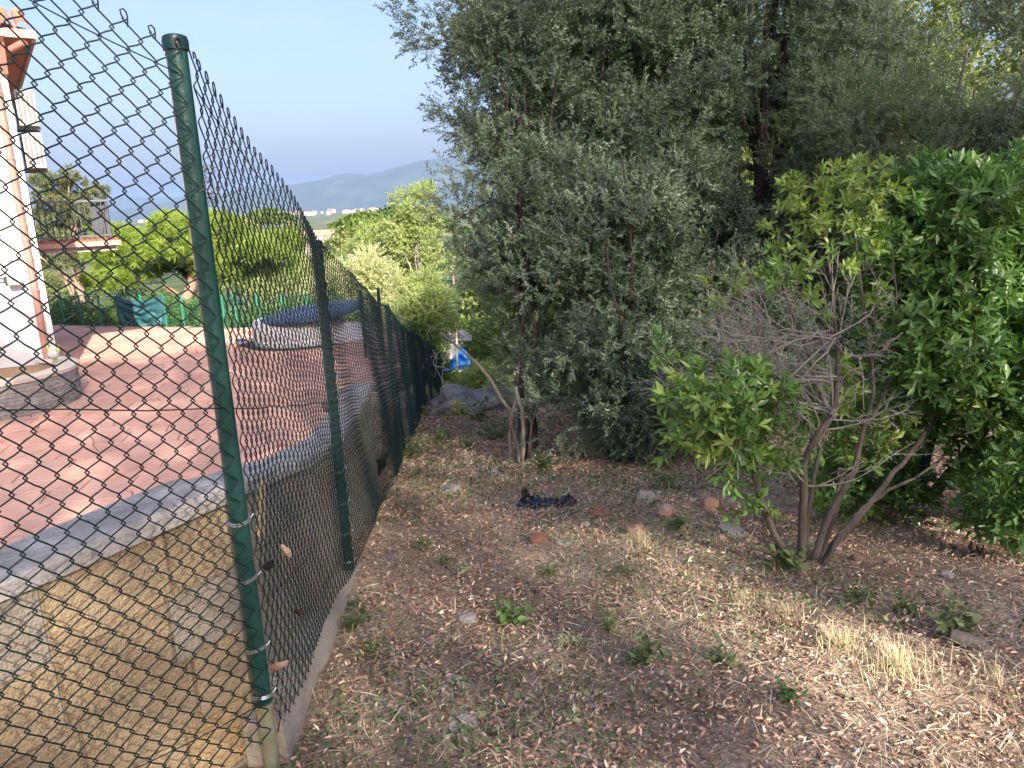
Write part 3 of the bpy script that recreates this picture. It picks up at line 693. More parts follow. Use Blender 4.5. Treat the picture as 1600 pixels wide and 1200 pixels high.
fa = MB().bar(hp(-EO - .01, -EO - .02, ZE - .07), hp(7 + EO, -EO - .02, ZE - .07), .05, .12).bar(hp(-EO - .02, -EO + .01, ZE - .07), hp(-EO - .02, 8 + EO, ZE - .07), .05, .12).build('gutter', EAVE, roof)
for r_ in range(0, 30):
    f = -EO + .12 + r_ * .21
    if f > 3: break
    for (st, en) in (((f, -EO - .06), (f + (0), 1.1)),):
        a0 = np.array([hp(f, -EO - .07, ZE + .03), hp(f, .25, ZE + .03 + .87 * .38)])
        ax = a0[1] - a0[0]; ax /= np.linalg.norm(ax); side = np.array([-FD[0], -FD[1], 0]); upv = np.cross(side, ax); upv *= np.sign(upv[2])
        V = []; 
        for e in range(2):
            for rr in (.085, .07):
                for q in np.linspace(0, math.pi, 7): V.append(a0[e] + side * rr * math.cos(q) + upv * rr * math.sin(q))
        F = []
        for q in range(6): F += [(q, q + 1, 14 + q + 1, 14 + q), (7 + q + 1, 7 + q, 21 + q, 21 + q + 1), (q, 7 + q, 7 + q + 1, q + 1)]
        MB().add(V, F).build('roof_tile', TILE, roof)
# brackets under the eaves
for f in (.02, 1.2, 2.4):
    under(house, MB().bar(hp(f, 0, 3.72, .03), hp(f, 0, 4.2, .5), .09, .09).bar(hp(f, 0, 4.2, .02), hp(f, 0, 4.2, .58), .08, .08).build('eave_bracket', EAVE))
# two air-conditioner units on the side wall
ACW = mat('ac_white', (.5, .5, .48), (.56, .56, .54), 4, .5); ACG = mat('ac_grille', (.16, .16, .15), (.2, .2, .19), 8, .6)
for i, z0 in enumerate((2.98, 2.30)):
    ac = empty('air_conditioner', hp(0, .45, z0, 0, .2), ('upper' if i == 0 else 'lower') + ' white air conditioner unit on the side wall of the house', 'air conditioner', 'air conditioners on the house')
    c = hp(0, .85, z0 + .28, 0, .22)
    under(ac, MB().box(c, (.28, .8, .56), HR).build('casing', ACW))
    for q in range(4):   # louvred end panel
        cc = hp(0, .445, z0 + .28, 0, .12 + q * .065); under(ac, MB().box(cc, (.036, .014, .46), HR).build('louvre', ACG))
    under(ac, MB().bar(hp(0, .6, z0 - .03, 0, 0), hp(0, .6, z0 - .03, 0, .4), .04).bar(hp(0, 1.1, z0 - .03, 0, 0), hp(0, 1.1, z0 - .03, 0, .4), .04).build('bracket', ACG))
# balcony on the side wall
RAIL = mat('rail_grey', (.10, .11, .12), (.15, .16, .17), 8, .5, metal=.3)
bal = hbox('balcony', mat('balcony_soffit', (.42, .40, .37), (.5, .48, .45), 4, .8), -1.55, 0, 3.1, 6.2, .78, .96)
b2 = MB()
for k in range(8):
    a0 = hp(-.12 - k * .2, 3.0, .975); a1 = hp(-.12 - k * .2, 3.4, 1.03); MB().bar(a0, a1, .19, .035).build('edge_tile', TILE, bal)
MB().bar(hp(0, 2.98, .93), hp(-1.62, 2.98, .93), .05, .09).bar(hp(-1.62, 2.98, .93), hp(-1.62, 6.2, .93), .05, .09).build('gutter', EAVE, bal)
rl = MB().bar(hp(-.02, 3.18, 1.79), hp(-1.5, 3.18, 1.79), .05, .04).bar(hp(-1.5, 3.18, 1.79), hp(-1.5, 6.2, 1.79), .05, .04).bar(hp(-.02, 3.18, 1.09), hp(-1.5, 3.18, 1.09), .03, .03).bar(hp(-1.5, 3.18, 1.09), hp(-1.5, 6.2, 1.09), .03, .03).build('railing', RAIL, bal)
for k in range(15): p = -.06 - k * .103; MB().bar(hp(p, 3.18, .98), hp(p, 3.18, 1.78), .018 if k not in (0, 14) else .04).build('baluster', RAIL, None).parent = bal
for k in range(1, 26): MB().bar(hp(-1.5, 3.18 + k * .115, .98), hp(-1.5, 3.18 + k * .115, 1.78), .018).build('baluster', RAIL, None).parent = bal
# supporting wall lamp, door frame, pipe stub
lamp = empty('wall_lamp', hp(.62, 0, .55, .02), 'black twin-head floodlight fixed on the white lower wall of the house', 'lamp')
BLK = mat('black_plastic', (.02, .02, .022), (.035, .035, .04), 8, .5)
under(lamp, MB().box(hp(.5, 0, .52, .06), (.12, .10, .10), HR).build('bracket', BLK))
for k in (0, 1): under(lamp, MB().box(hp(.42 + k * .34, 0, .50 + k * .06, .16), (.20 - .06 * k, .07, .13 - .03 * k), HR).build('lamp_head', mat('lamp_grey', (.25, .25, .25), (.35, .35, .35), 8, .4)))
under(lamp, MB().tube([hp(.5, 0, .52, .1), hp(.44, 0, .50, .14)], .015, 6).tube([hp(.55, 0, .54, .1), hp(.74, 0, .56, .14)], .015, 6).build('arm', BLK))
df = hbox('door_frame', mat('alu_grey', (.42, .43, .44), (.5, .51, .52), 6, .4, metal=.4), .86, 1.0, -.05, .02, PATIO_Z, -.25)
hbox('door_frame', MATS['alu_grey'], 1.0, 1.9, -.05, .02, -.35, -.25); hbox('door', mat('door_white', (.7, .7, .7), (.75, .75, .75), 5, .5), 1.0, 1.9, -.02, .02, PATIO_Z, -.35)
# low planter clad in split stone in front of it
PC = np.array([-8.2, 12.0]); PR = 1.2
pl = empty('planter', (PC[0], PC[1], PATIO_Z), 'round raised planter clad in grey split stone against the house', 'planter')
SPL = mat('split_stone', (.20, .19, .19), (.34, .33, .32), 12, .9, .8, 60, randobj=.2)
under(pl, MB().lathe([(PR - .03, 0), (PR - .03, .50)], 40, (PC[0], PC[1], PATIO_Z)).build('planter_core', SPL))
under(pl, MB().lathe([(PR + .03, .50), (PR + .035, .555), (PR - .28, .56), (PR - .30, .50)], 40, (PC[0], PC[1], PATIO_Z)).build('planter_coping', mat('cope_beige', (.50, .45, .38), (.58, .53, .46), 5, .85, .3, 50), smooth=False))
under(pl, MB().lathe([(PR - .29, .47), (.5, .50), (.001, .52)], 40, (PC[0], PC[1], PATIO_Z)).build('planter_soil', mat('bark_chips', (.20, .12, .07), (.40, .27, .16), 30, .9, 1, 60)))
g = np.random.default_rng(4); kk = 0
for row_ in range(8):
    th = -1.75 + g.uniform(0, .1)
    while th < .75:
        w_ = g.uniform(.10, .22); a0, a1 = th + .002, th + w_ - .002; th += w_; z0 = PATIO_Z + .005 + row_ * .061; r_ = PR - .02 + g.uniform(.012, .035)
        V = [(PC[0] + rr * math.cos(a), PC[1] + rr * math.sin(a), z) for a in (a0, a1) for rr in (PR - .03, r_) for z in (z0, z0 + .056)]
        o = MB().add(V, [(2, 3, 7, 6), (1, 5, 7, 3), (0, 2, 6, 4), (0, 1, 3, 2), (4, 6, 7, 5)]).build('cladding_stone', SPL); under(pl, o); kk += 1
# green leafy plant and lime-green toy-like ornament on the planter
def weed(name, loc, h, n, src_m, seed, label, cat='plant', group=None, lw=.5, spread=.6, ll=None):
    g = np.random.default_rng(seed); o = empty(name, loc, label, cat, group); mb = MB(); P = []; R = []
    for i in range(n):
        az = g.uniform(0, 6.28); tl = g.uniform(.25, 1.2); ln = h * g.uniform(.5, 1.1)
        d = np.array([math.cos(az) * math.cos(tl) * spread, math.sin(az) * math.cos(tl) * spread, math.sin(tl)]) * ln
        st = spline([np.zeros(3), d * .5 + np.array([0, 0, .1 * ln]), d], 5); mb.tube(st, np.linspace(.0025, .001, 5), 4)
        for q in range(g.integers(3, 7)):
            f = g.uniform(.35, 1); P.append(st[min(4, int(f * 5))]); R.append((g.uniform(0, 6.28), g.uniform(-.3, .8), g.normal(0, .6)))
    R = np.array(R); P = np.array(P); l = (ll or h * .32) * g.uniform(.7, 1.3, len(P)); V, F = leaves_vf(P, rotm(R[:, 0], R[:, 1], R[:, 2]), l, l * lw)
    me = fastmesh('leaf', V, F); me.materials.append(src_m); q = bpy.data.objects.new('foliage', me); link(q, o); q['tint'] = float(g.random())
    s_ = mb.build('stem', mat('weed_stem', (.14, .17, .06), (.22, .2, .1), 20, .8), o); return o
weed('planter_shrub', (PC[0] + .25, PC[1] - .6, PATIO_Z + .5), .28, 26, L_HEDGE, 3, 'small dark green shrub growing in the round stone planter')
orn = empty('garden_ornament', (PC[0] + .75, PC[1] + .5, PATIO_Z + .56), 'lime green ornament with a grey rosette standing on the planter rim', 'ornament')
LIME = mat('lime_plastic', (.42, .70, .05), (.50, .78, .08), 6, .5)
for sg in (-1, 1):
    V, F = curl_leaf(.3, .11, .7, 3); o = MB().add(V, F).build('arm', LIME, orn, True); o.location = (0, 0, .02); o.rotation_euler = (.9, 0, math.radians(90 * sg + 20))
o = MB().lathe([(.001, .10), (.07, .09), (.09, .05), (.06, .0)], 10).build('rosette', mat('rosette_grey', (.3, .3, .3), (.42, .42, .42), 10, .7), orn); o.location = (0, -.02, .14); o.rotation_euler = (1.2, 0, .3)

# ================================================================== INFLATABLE TUB AND THE THINGS ROUND IT
TC = np.array([-4.62, 16.95, PATIO_Z])
tub = empty('hot_tub', TC, 'pale grey inflatable hot tub with padded navy lid on the pink paving', 'hot tub')
TG = mat('tub_grey', (.50, .50, .51), (.58, .58, .59), 3, .45, .1, 20); NAVY = mat('navy_vinyl', (.022, .035, .075), (.04, .06, .11), 3, .35, .25, 9)
prf = [(.9, .02), (1.0, .03), (1.02, .12), (.985, .155), (1.0, .18), (1.02, .30), (1.0, .44), (.95, .52), (.6, .54), (.58, .3)]
k = 56; a = np.linspace(0, 2 * math.pi, k, endpoint=False); V = []
for (r_, z) in prf:
    for j, t_ in enumerate(a): rr = r_ * (1 - .012 * (j % 7 == 0) * (.15 < z < .62)); V.append((rr * math.cos(t_), rr * math.sin(t_), z))
F = [(i * k + j, i * k + (j + 1) % k, (i + 1) * k + (j + 1) % k, (i + 1) * k + j) for i in range(len(prf) - 1) for j in range(k)]
MB().add(V, F).build('tub_wall', TG, tub, True)
for j in range(0, 56, 7):
    t_ = a[j]; MB().tube([(r_ * 1.0 * math.cos(t_), r_ * 1.0 * math.sin(t_), z) for r_, z in prf[3:8]], .012, 4).build('seam', mat('seam_pale', (.62, .62, .62), (.7, .7, .7), 5, .5), tub)
lid = MB().lathe([(.001, .15), (.5, .14), (.95, .11), (1.13, .06), (1.16, .0), (1.12, -.05), (.9, -.07), (.001, -.07)], 40).build('lid', NAVY, tub, True)
lid.location = (.30, 0, .60); lid.scale = (.98, .98, .8); lid.rotation_euler = (.04, -.10, 0)
for q in range(4):
    aa = q * math.pi / 4; MB().tube([(1.1 * math.cos(aa), 1.1 * math.sin(aa), .075), (.5 * math.cos(aa), .5 * math.sin(aa), .148), (0, 0, .153), (-.5 * math.cos(aa), -.5 * math.sin(aa), .148), (-1.1 * math.cos(aa), -1.1 * math.sin(aa), .075)], .012, 4).build('seam', NAVY, lid)
MB().lathe([(1.18, .0), (1.19, .025), (1.0, .03), (.001, .028)], 40).build('ground_mat', mat('mat_dark', (.03, .035, .05), (.06, .065, .08), 4, .7), tub)
o = MB().tube([(-1.05, -.45, .09), (-1.22, -.5, .10)], .085, 12).build('inlet', NAVY, tub)
def drape(name, w_, h_, nx_, ny_, f, m_, thick=.01):
    V = []; 
    for i in range(ny_):
        for j in range(nx_): V.append(f(j / (nx_ - 1), i / (ny_ - 1)))
    V = np.array(V, float); F = [(i * nx_ + j, i * nx_ + j + 1, (i + 1) * nx_ + j + 1, (i + 1) * nx_ + j) for i in range(ny_ - 1) for j in range(nx_ - 1)]
    o = MB().add(V, F).build(name, m_, None, True); s_ = o.modifiers.new('t', 'SOLIDIFY'); s_.thickness = thick; return o
def bag_f(u, v):
    a = u * 2 * math.pi; r_ = (.38 + .05 * math.sin(5 * a)) * math.sin(max(.02, v) * math.pi * .62) ** .6
    return (r_ * math.cos(a) * 1.25 * (1 + .10 * mnoise.noise((u * 6, v * 5, 1))), r_ * math.sin(a) * (1 + .2 * mnoise.noise((u * 6, v * 6, 4))), .42 * (1 - v) + .03 * mnoise.noise((u * 8, v * 8, 2)))
o = drape('crumpled_sheet', 1, 1, 40, 14, bag_f, mat('white_sheet', (.55, .56, .57), (.66, .66, .66), 5, .6, .4, 12)); o.location = (-3.42, 16.6, PATIO_Z); tag(o, 'crumpled white plastic sheet heaped beside the hot tub', 'sheet')

# ================================================================== FENCE ALONG THE YARD'S FAR EDGE, WITH A TARPAULIN
LG = mat('light_green_paint', (.015, .17, .11), (.02, .20, .13), 6, .5)
ff = empty('yard_fence', (-10, 21.2, PATIO_Z), 'bright green wire fence along the far edge of the pink yard', 'fence')
def edgep(x, dz=0.0): return np.array([x, float(patio_far(x)) + .12, PATIO_Z + dz])
xs = [float(atY(p, 505, 20.8)[0]) for p in (70, 107, 145, 184, 226, 268, 300, 340, 372, 392, 430, 470, 510)] + [-4.6]
for x in xs: under(ff, MB().tube([edgep(x, -.35), edgep(x, .80)], .03, 8).tube([edgep(x, .78), edgep(x, .82)], .036, 8).build('post', LG))
mb = MB()
gx_ = np.linspace(xs[0] - .5, -2.3, 90)
for z in np.linspace(-.05, .78, 11): mb.tube([edgep(x, z) for x in gx_[::6]], .0035, 3, False)
for x in np.arange(xs[0] - .5, -2.3, .09): mb.tube([edgep(x, -.2), edgep(x, .78)], .0035, 3, False)
o = mb.build('wire_mesh', LG); under(ff, o); o['kind'] = 'stuff'
under(ff, MB().tube([edgep(x, .80) for x in np.linspace(xs[0] - .5, xs[3], 8)], .014, 5).build('top_wire', mat('pale_wire', (.6, .62, .6), (.7, .7, .68), 5, .5)))
x0, x1 = xs[3] - .02, xs[5] + .05
def tarp_f(u, v):
    x = x0 + (x1 - x0) * u; p = edgep(x); sag = .14 * math.sin(math.pi * u) * (1 - v)
    fold = .10 * math.sin(11 * u + 7 * v * (u - .5)) * v + .13 * math.sin(math.pi * u) * math.sin(v * 11 + 3 * abs(u - .5)) * (1 - v * .3)
    return (p[0], p[1] - .07 - abs(fold) - .03 * v, PATIO_Z + .80 - sag - v * (.74 + .06 * math.sin(3 * u)) + .015 * math.sin(20 * u))
o = drape('tarpaulin', 1, 1, 46, 26, tarp_f, mat('teal_tarp', (.018, .085, .10), (.03, .12, .14), 3, .6, .3, 14)); tag(o, 'dark teal tarpaulin draped in folds over the yard fence', 'tarpaulin')
# short green screen panel by the lower end of the yard
sp = empty('fence_panel', (-2.7, 14.9, PATIO_Z), 'narrow dark green mesh panel between two posts beside the hot tub', 'fence panel')
for (x, y) in ((-2.80, 14.75), (-2.52, 15.1)): under(sp, MB().tube([(x, y, PATIO_Z - .1), (x, y, -.12)], .03, 10).lathe([(.036, -.02), (.036, .0), (.001, .012)], 10, (x, y, -.12)).build('post', GREEN))
mb = MB()
for q in np.linspace(0, 1, 14): mb.tube([(-2.80 + .28 * q, 14.72 + .35 * q, PATIO_Z), (-2.80 + .28 * q, 14.72 + .35 * q, -.2)], .004, 4, False)
for z in np.linspace(PATIO_Z, -.2, 24): mb.tube([(-2.80, 14.72, z), (-2.52, 15.07, z)], .004, 4, False)
o = mb.build('wire_mesh', GREEN); under(sp, o); o['kind'] = 'stuff'
# ================================================================== TREES AND SHRUBS
def E_(px, py, Y, rx, ry, rz): return (*atY(px, py, Y), rx, ry, rz)
def tree(name, base, ells, ncl, rc, per, twig, scale, bark, label, seed, cat='tree', ntr=1, r=.07, nb=14, up=.35, keep=None, group=None, squash=.8, trunk=True, tshift=0.0, voids=None):
    root = empty(name, (base[0], base[1], gz(base[0], base[1])), label, cat, group)
    cen, rad, _ = clumps(ells, ncl, rc, seed); P, D, ti = leafpoints(cen, rad, per, seed, up, squash, keep, voids if voids is not None else (-.04 if twig in (TW_OAK, TW_OLIVE) else 0.0))
    sc = scale * np.random.default_rng(seed).uniform(.7, 1.25, len(P))
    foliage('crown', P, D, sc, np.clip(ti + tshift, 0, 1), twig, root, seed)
    if trunk: woody(root, root.location, cen, bark, seed, ntr, r, nb)
    return root
b0 = gp(812, 725); b1 = gp(975, 722)
tree('holm_oak', b0, [E_(825, 330, 8.5, .78, .8, 1.25), E_(808, 110, 8.7, .68, .8, .95), E_(800, 460, 8.2, .24, .4, .5), E_(835, 580, 7.9, .26, .4, .32)], 84, .36, 200, TW_OAK, 1.0, BARKD,
     'loose grey-green evergreen oak leaning its crown over the path end', 11, ntr=2, r=.045, nb=40)
tree('holm_oak', b1, [E_(935, 500, 7.3, .72, .6, .75), E_(925, 625, 7.1, .42, .5, .4), E_(1000, 610, 7.1, .36, .4, .55), E_(960, 380, 7.6, .6, .5, .5)], 66, .34, 230, TW_OAK, 1.0, BARKD,
     'dense grey-green evergreen oak bush with foliage down to the leaf litter', 12, ntr=5, r=.03, nb=30, voids=-.03)
tree('holm_oak', (.9, 9.6), [E_(930, 190, 9.4, 1.25, 1.0, 1.35), E_(900, 0, 9.6, 1.5, 1.1, 1.2), E_(1010, 330, 9.2, .7, .7, .8), E_(1060, 60, 9.6, 1.0, .8, 1.1)], 120, .42, 210, TW_OAK, 1.05, BARKD,
     'tall evergreen oak with a few russet leaves rising behind the dense oak bush', 13, r=.09, nb=30, voids=-.1)
t3 = atY(1180, 640, 10.5)
clear = lambda P: ~((P[:, 1] < t3[1] + .1) & (np.abs(P[:, 0] - t3[0] * P[:, 1] / t3[1]) < .17 + .12 * np.sin(P[:, 2] * 5)) & (P[:, 2] > .5))
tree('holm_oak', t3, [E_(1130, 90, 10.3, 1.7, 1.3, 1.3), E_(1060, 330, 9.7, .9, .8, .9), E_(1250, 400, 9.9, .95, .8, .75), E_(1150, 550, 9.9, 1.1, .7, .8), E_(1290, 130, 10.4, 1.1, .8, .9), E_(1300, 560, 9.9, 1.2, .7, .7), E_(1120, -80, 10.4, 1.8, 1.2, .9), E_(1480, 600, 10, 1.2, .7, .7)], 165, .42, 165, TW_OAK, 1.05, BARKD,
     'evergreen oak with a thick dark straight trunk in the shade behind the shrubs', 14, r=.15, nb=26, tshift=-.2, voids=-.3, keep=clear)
tree('holm_oak', gp(1085, 690), [E_(1085, 430, 8.0, .36, .35, .45), E_(1060, 560, 8.2, .45, .4, .6), E_(1150, 500, 8.4, .45, .4, .6)], 34, .33, 180, TW_OAK, 1.0, BARKD,
     'silvery young evergreen oak bush behind the bare grey twigs', 15, ntr=3, r=.025, nb=12, tshift=.15)
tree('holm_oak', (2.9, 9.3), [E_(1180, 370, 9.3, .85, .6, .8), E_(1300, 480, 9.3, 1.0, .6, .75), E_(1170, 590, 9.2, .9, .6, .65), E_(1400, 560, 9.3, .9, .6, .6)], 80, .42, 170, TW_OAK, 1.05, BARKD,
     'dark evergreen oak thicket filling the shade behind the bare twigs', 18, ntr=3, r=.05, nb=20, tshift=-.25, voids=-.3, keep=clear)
tree('wild_olive', (5.2, 9.4), [E_(1470, 190, 8.8, 1.35, .9, .65), E_(1330, 240, 9.0, .8, .8, .55), E_(1590, 230, 8.6, .8, .8, .7), E_(1440, 330, 9.2, 1.2, .8, .5)], 110, .38, 160, TW_OLIVE, 1.0, BARK,
     'wide silvery olive-like tree behind the glossy green laurel', 16, ntr=2, r=.06, nb=36)
tree('holm_oak', (5.6, 5.9), [E_(1600, 30, 6.2, .5, .6, .32), (5.4, 5.6, 3.5, 1.1, 1.1, .9)], 70, .24, 55, TW_OAK, 1.1, BARKD,
     'oak branch reaching in overhead at the upper corner above the olive-like tree', 17, r=.09, nb=24)
for i, (x, y, h, r_) in enumerate([(7.6, 17, 9.2, 2.4), (11.5, 15.5, 9.0, 2.4), (14.5, 20, 10.5, 3.0), (9.4, 22, 11, 2.8), (4.6, 18.5, 8.5, 2.2), (16.5, 14, 7.5, 2.6), (1.4, 16.5, 4.5, 1.6), (19, 24, 11, 3.2)]):
    z = gz(x, y)
    tree('broadleaf_tree', (x, y), [(x, y, z + h * .62, r_, r_, h * .42), (x + .6, y - .5, z + h * .3, r_ * .8, r_ * .8, h * .25)], 95, .6, 60, TW_BACK, 1.0, BARK,
         'sunlit yellow-green tree standing behind the dark oaks', 40 + i, r=.12, nb=14, group='sunlit trees behind the oaks')

# --- shrub with bare grey stems and yellow-green rosettes
def clusters(root, P, D, ti, twig, scale, seed, nobj=300):
    """the leaf clusters nearest the path are parts one by one, the rest one mass"""
    g = np.random.default_rng(seed); d = np.linalg.norm(P - EYE, axis=1); od = np.argsort(d); M = dir_mats(D, g); loc = np.array(root.location)
    sc = scale * g.uniform(.75, 1.2, len(P))
    for k in od[:nobj]:
        o = bpy.data.objects.new('leaf_cluster', twig.data); link(o, root); R = Matrix(M[k].tolist()).to_4x4()
        o.matrix_local = Matrix.Translation(Vector(P[k] - loc)) @ R @ Matrix.Scale(float(sc[k]), 4); o['tint'] = float(ti[k])
    q = od[nobj:]
    if len(q): foliage('foliage', P[q], D[q], sc[q], ti[q], twig, root, seed)
sb = gp(1265, 882); s1 = empty('strawberry_shrub', (sb[0], sb[1], gz(sb[0], sb[1]) - .02), 'many-stemmed shrub with bare grey twigs and yellow-green leaf rosettes', 'shrub'); s1.name = 'multi_stem_shrub'
def PT(l): return [atY(*p) for p in l]
Yb = sb[1]
STEM = mat('stem_grey', (.055, .045, .036), (.135, .112, .092), 16, .9, .5, 90, stretch=(1, 1, .3))
stems = [([(1252, 885, Yb), (1255, 770, Yb - .02), (1264, 705, Yb), (1300, 640, Yb + .05), (1310, 560, Yb + .1), (1298, 450, Yb + .15), (1290, 350, Yb + .2)], .030, .006),
         ([(1268, 885, Yb + .02), (1300, 800, Yb + .08), (1332, 740, Yb + .12), (1346, 690, Yb + .15), (1362, 600, Yb + .2), (1345, 450, Yb + .25), (1330, 310, Yb + .3)], .028, .005),
         ([(1280, 885, Yb), (1352, 795, Yb + .05), (1425, 705, Yb + .3), (1465, 650, Yb + .55)], .025, .012),
         ([(1284, 884, Yb - .02), (1330, 812, Yb + .03), (1380, 772, Yb + .1), (1440, 742, Yb + .25), (1480, 710, Yb + .35)], .018, .006),
         ([(1238, 885, Yb - .03), (1200, 812, Yb - .08), (1182, 760, Yb - .1), (1172, 700, Yb - .15), (1150, 640, Yb - .2)], .026, .006),
         ([(1256, 885, Yb + .05), (1264, 790, Yb + .18), (1282, 700, Yb + .25), (1278, 600, Yb + .3), (1235, 480, Yb + .3), (1215, 410, Yb + .2)], .020, .004),
         ([(1276, 885, Yb + .05), (1306, 800, Yb + .2), (1320, 730, Yb + .3), (1390, 600, Yb + .4), (1400, 470, Yb + .4), (1385, 340, Yb + .35)], .020, .004)]
stems = [(a, b * .74, c * .8) for a, b, c in stems]
for i, (pp, r0, r1) in enumerate(stems): limb(s1, PT(pp), r0, r1, STEM, 'stem', 18, 9, .004, i)
g = np.random.default_rng(77); mb = MB()
def twig(p0, p1, r0, lev):
    p0 = np.array(p0); p1 = np.array(p1); l = np.linalg.norm(p1 - p0); bend = g.normal(0, .10 * l, 3); P = spline([p0, p0 * .6 + p1 * .4 + bend, p1], 7); P[1:-1] += g.normal(0, .012 * l, (5, 3))
    mb.tube(P, np.linspace(r0, max(r0 * .3, .0007), 7), 4 if lev else 5, False)
    if lev < 2:
        for q in range(int(g.integers(4, 8))):
            k = int(g.integers(2, 6)); d = P[min(k + 1, 6)] - P[k - 1]; d = d / np.linalg.norm(d) + g.normal(0, .45, 3); d /= np.linalg.norm(d)
            twig(P[k], P[k] + d * l * g.uniform(.25, .5), r0 * .5, lev + 1)
hub = [atY(1300, 640, Yb + .05), atY(1306, 590, Yb + .08), atY(1280, 690, Yb + .1), atY(1300, 520, Yb + .12), atY(1345, 560, Yb + .2), atY(1270, 560, Yb + .28)]
for (x, y, dy) in [(1060, 562, -.1), (1085, 545, 0), (1110, 508, -.1), (1128, 470, .1), (1150, 440, 0), (1160, 400, .1), (1078, 600, -.2), (1100, 628, -.1), (1120, 585, .1), (1180, 430, .2), (1140, 540, -.2), (1170, 500, 0), (1190, 560, .1), (1150, 610, -.3), (1200, 600, -.2), (1220, 480, .1), (1100, 570, .2), (1130, 650, -.3), (1210, 650, -.3), (1350, 640, -.2), (1400, 610, -.1), (1420, 640, 0), (1390, 560, .1), (1075, 585, .1), (1095, 610, .2), (1115, 545, .3), (1140, 500, .3), (1135, 600, 0), (1165, 470, .2), (1105, 660, -.1), (1160, 570, .2), (1185, 520, .3), (1200, 455, .3), (1370, 500, 0), (1410, 520, .2), (1340, 420, .1), (1250, 420, .2), (1300, 400, .1), (1380, 440, .2), (1230, 540, .3), (1180, 640, .2), (1090, 520, .3)]:
    twig(hub[int(g.integers(0, 4 if x < 1300 else 6))] + g.normal(0, .02, 3), atY(x, y, Yb + dy), .0048, 0)
for (x, y) in [(1130, 690), (1160, 650), (1240, 700), (1350, 720), (1430, 690)]: twig(atY(1262, 760, Yb), atY(x, y, Yb - .1), .005, 1)
o = mb.build('bare_twig', mat('twig_grey', (.22, .195, .175), (.36, .33, .30), 20, .9)); under(s1, o); o['kind'] = 'stuff'
cl = [(1290, 300, .2, .15), (1340, 308, .25, .16), (1245, 345, .2, .12), (1382, 330, .3, .14), (1310, 345, .2, .14), (1255, 385, .15, .10), (1210, 408, .1, .10), (1236, 436, .05, .11), (1290, 425, .15, .08), (1330, 390, .2, .09), (1345, 440, .15, .07), (1268, 462, .1, .06), (1196, 440, .1, .06), (1400, 395, .3, .08), (1255, 300, .3, .09), (1365, 285, .35, .10)]
cl2 = [(1130, 612, -.2, .15), (1088, 640, -.25, .11), (1162, 660, -.2, .15), (1120, 685, -.25, .11), (1184, 622, -.15, .12), (1060, 684, -.3, .045), (1150, 715, -.2, .09), (1200, 690, -.1, .11), (1290, 665, .4, .11), (1240, 590, .4, .09), (1300, 605, .4, .09), (1335, 655, .4, .11), (1255, 640, .3, .07), (1036, 562, .1, .055), (1130, 465, .5, .06), (1180, 780, .0, .07), (1320, 800, .35, .08), (1350, 700, .3, .08)]
cen = np.array([atY(a, b_, Yb + c) for a, b_, c, d in cl]); P1, D1, T1 = leafpoints(cen, np.array([d for *_, d in cl]) * 1.05, 10, 5, .5)
clusters(s1, P1, D1, np.clip(T1 - .12, 0, 1), TW_ARB, 1.0, 6, 200)
cen = np.array([atY(a, b_, Yb + c) for a, b_, c, d in cl2]); P2, D2, T2 = leafpoints(cen, np.array([d for *_, d in cl2]) * 1.05, 21, 7, .5)
clusters(s1, P2, D2, np.clip(T2 + .32, 0, 1), TW_LAUREL, .85, 8, 100)

sb2 = gp(1455, 765); s2 = empty('laurel_shrub', (sb2[0], sb2[1], gz(sb2[0], sb2[1])), 'dense glossy dark green laurel shrub beside the bare-twigged shrub', 'shrub')
els = [E_(1530, 430, 4.3, .50, .4, .42), E_(1450, 340, 4.4, .22, .3, .18), E_(1490, 560, 4.1, .36, .35, .25), E_(1600, 600, 4.1, .42, .4, .40), E_(1425, 470, 4.4, .20, .25, .30), E_(1450, 650, 4.2, .27, .3, .2), E_(1540, 310, 4.4, .38, .4, .15), E_(1560, 735, 4.1, .26, .3, .12), E_(1410, 765, 4.5, .14, .2, .07), E_(1330, 765, 4.5, .09, .15, .07), E_(1630, 420, 4.3, .4, .4, .4)]
cen, rad, _ = clumps(els, 150, .15, 51); P, D, T_ = leafpoints(cen, rad, 34, 52, .55, .75); clusters(s2, P, D, T_, TW_LAUREL, 1.0, 53, 300)
for i, pp in enumerate([[(1440, 775, 4.6), (1450, 700, 4.5), (1470, 640, 4.4), (1500, 520, 4.3), (1520, 400, 4.3)], [(1445, 775, 4.65), (1400, 690, 4.6), (1420, 600, 4.5), (1440, 450, 4.4)], [(1455, 775, 4.6), (1520, 690, 4.4), (1580, 600, 4.2), (1620, 480, 4.2)]]): limb(s2, PT(pp), .035, .01, BARKD, 'stem', 14, 8, .01, 60 + i)
s3 = empty('laurel_shrub', (3.15, 3.3, gz(3.15, 3.3)), 'blue-green laurel shrub leaning in from beyond the tree stump', 'shrub')
els = [E_(1590, 770, 3.5, .12, .2, .16), E_(1610, 700, 3.6, .12, .2, .16), (3.35, 3.2, .45, .3, .3, .4)]
cen, rad, _ = clumps(els, 34, .12, 55); P, D, T_ = leafpoints(cen, rad, 24, 56, .5); clusters(s3, P, D, T_ * .5, TW_LAUREL, .9, 57, 160)
limb(s3, [(3.15, 3.3, gz(3.15, 3.3) - .1), (3.1, 3.35, .1), (2.75, 3.45, .4)], .025, .008, BARKD, 'stem', 8, 7, .005, 3)

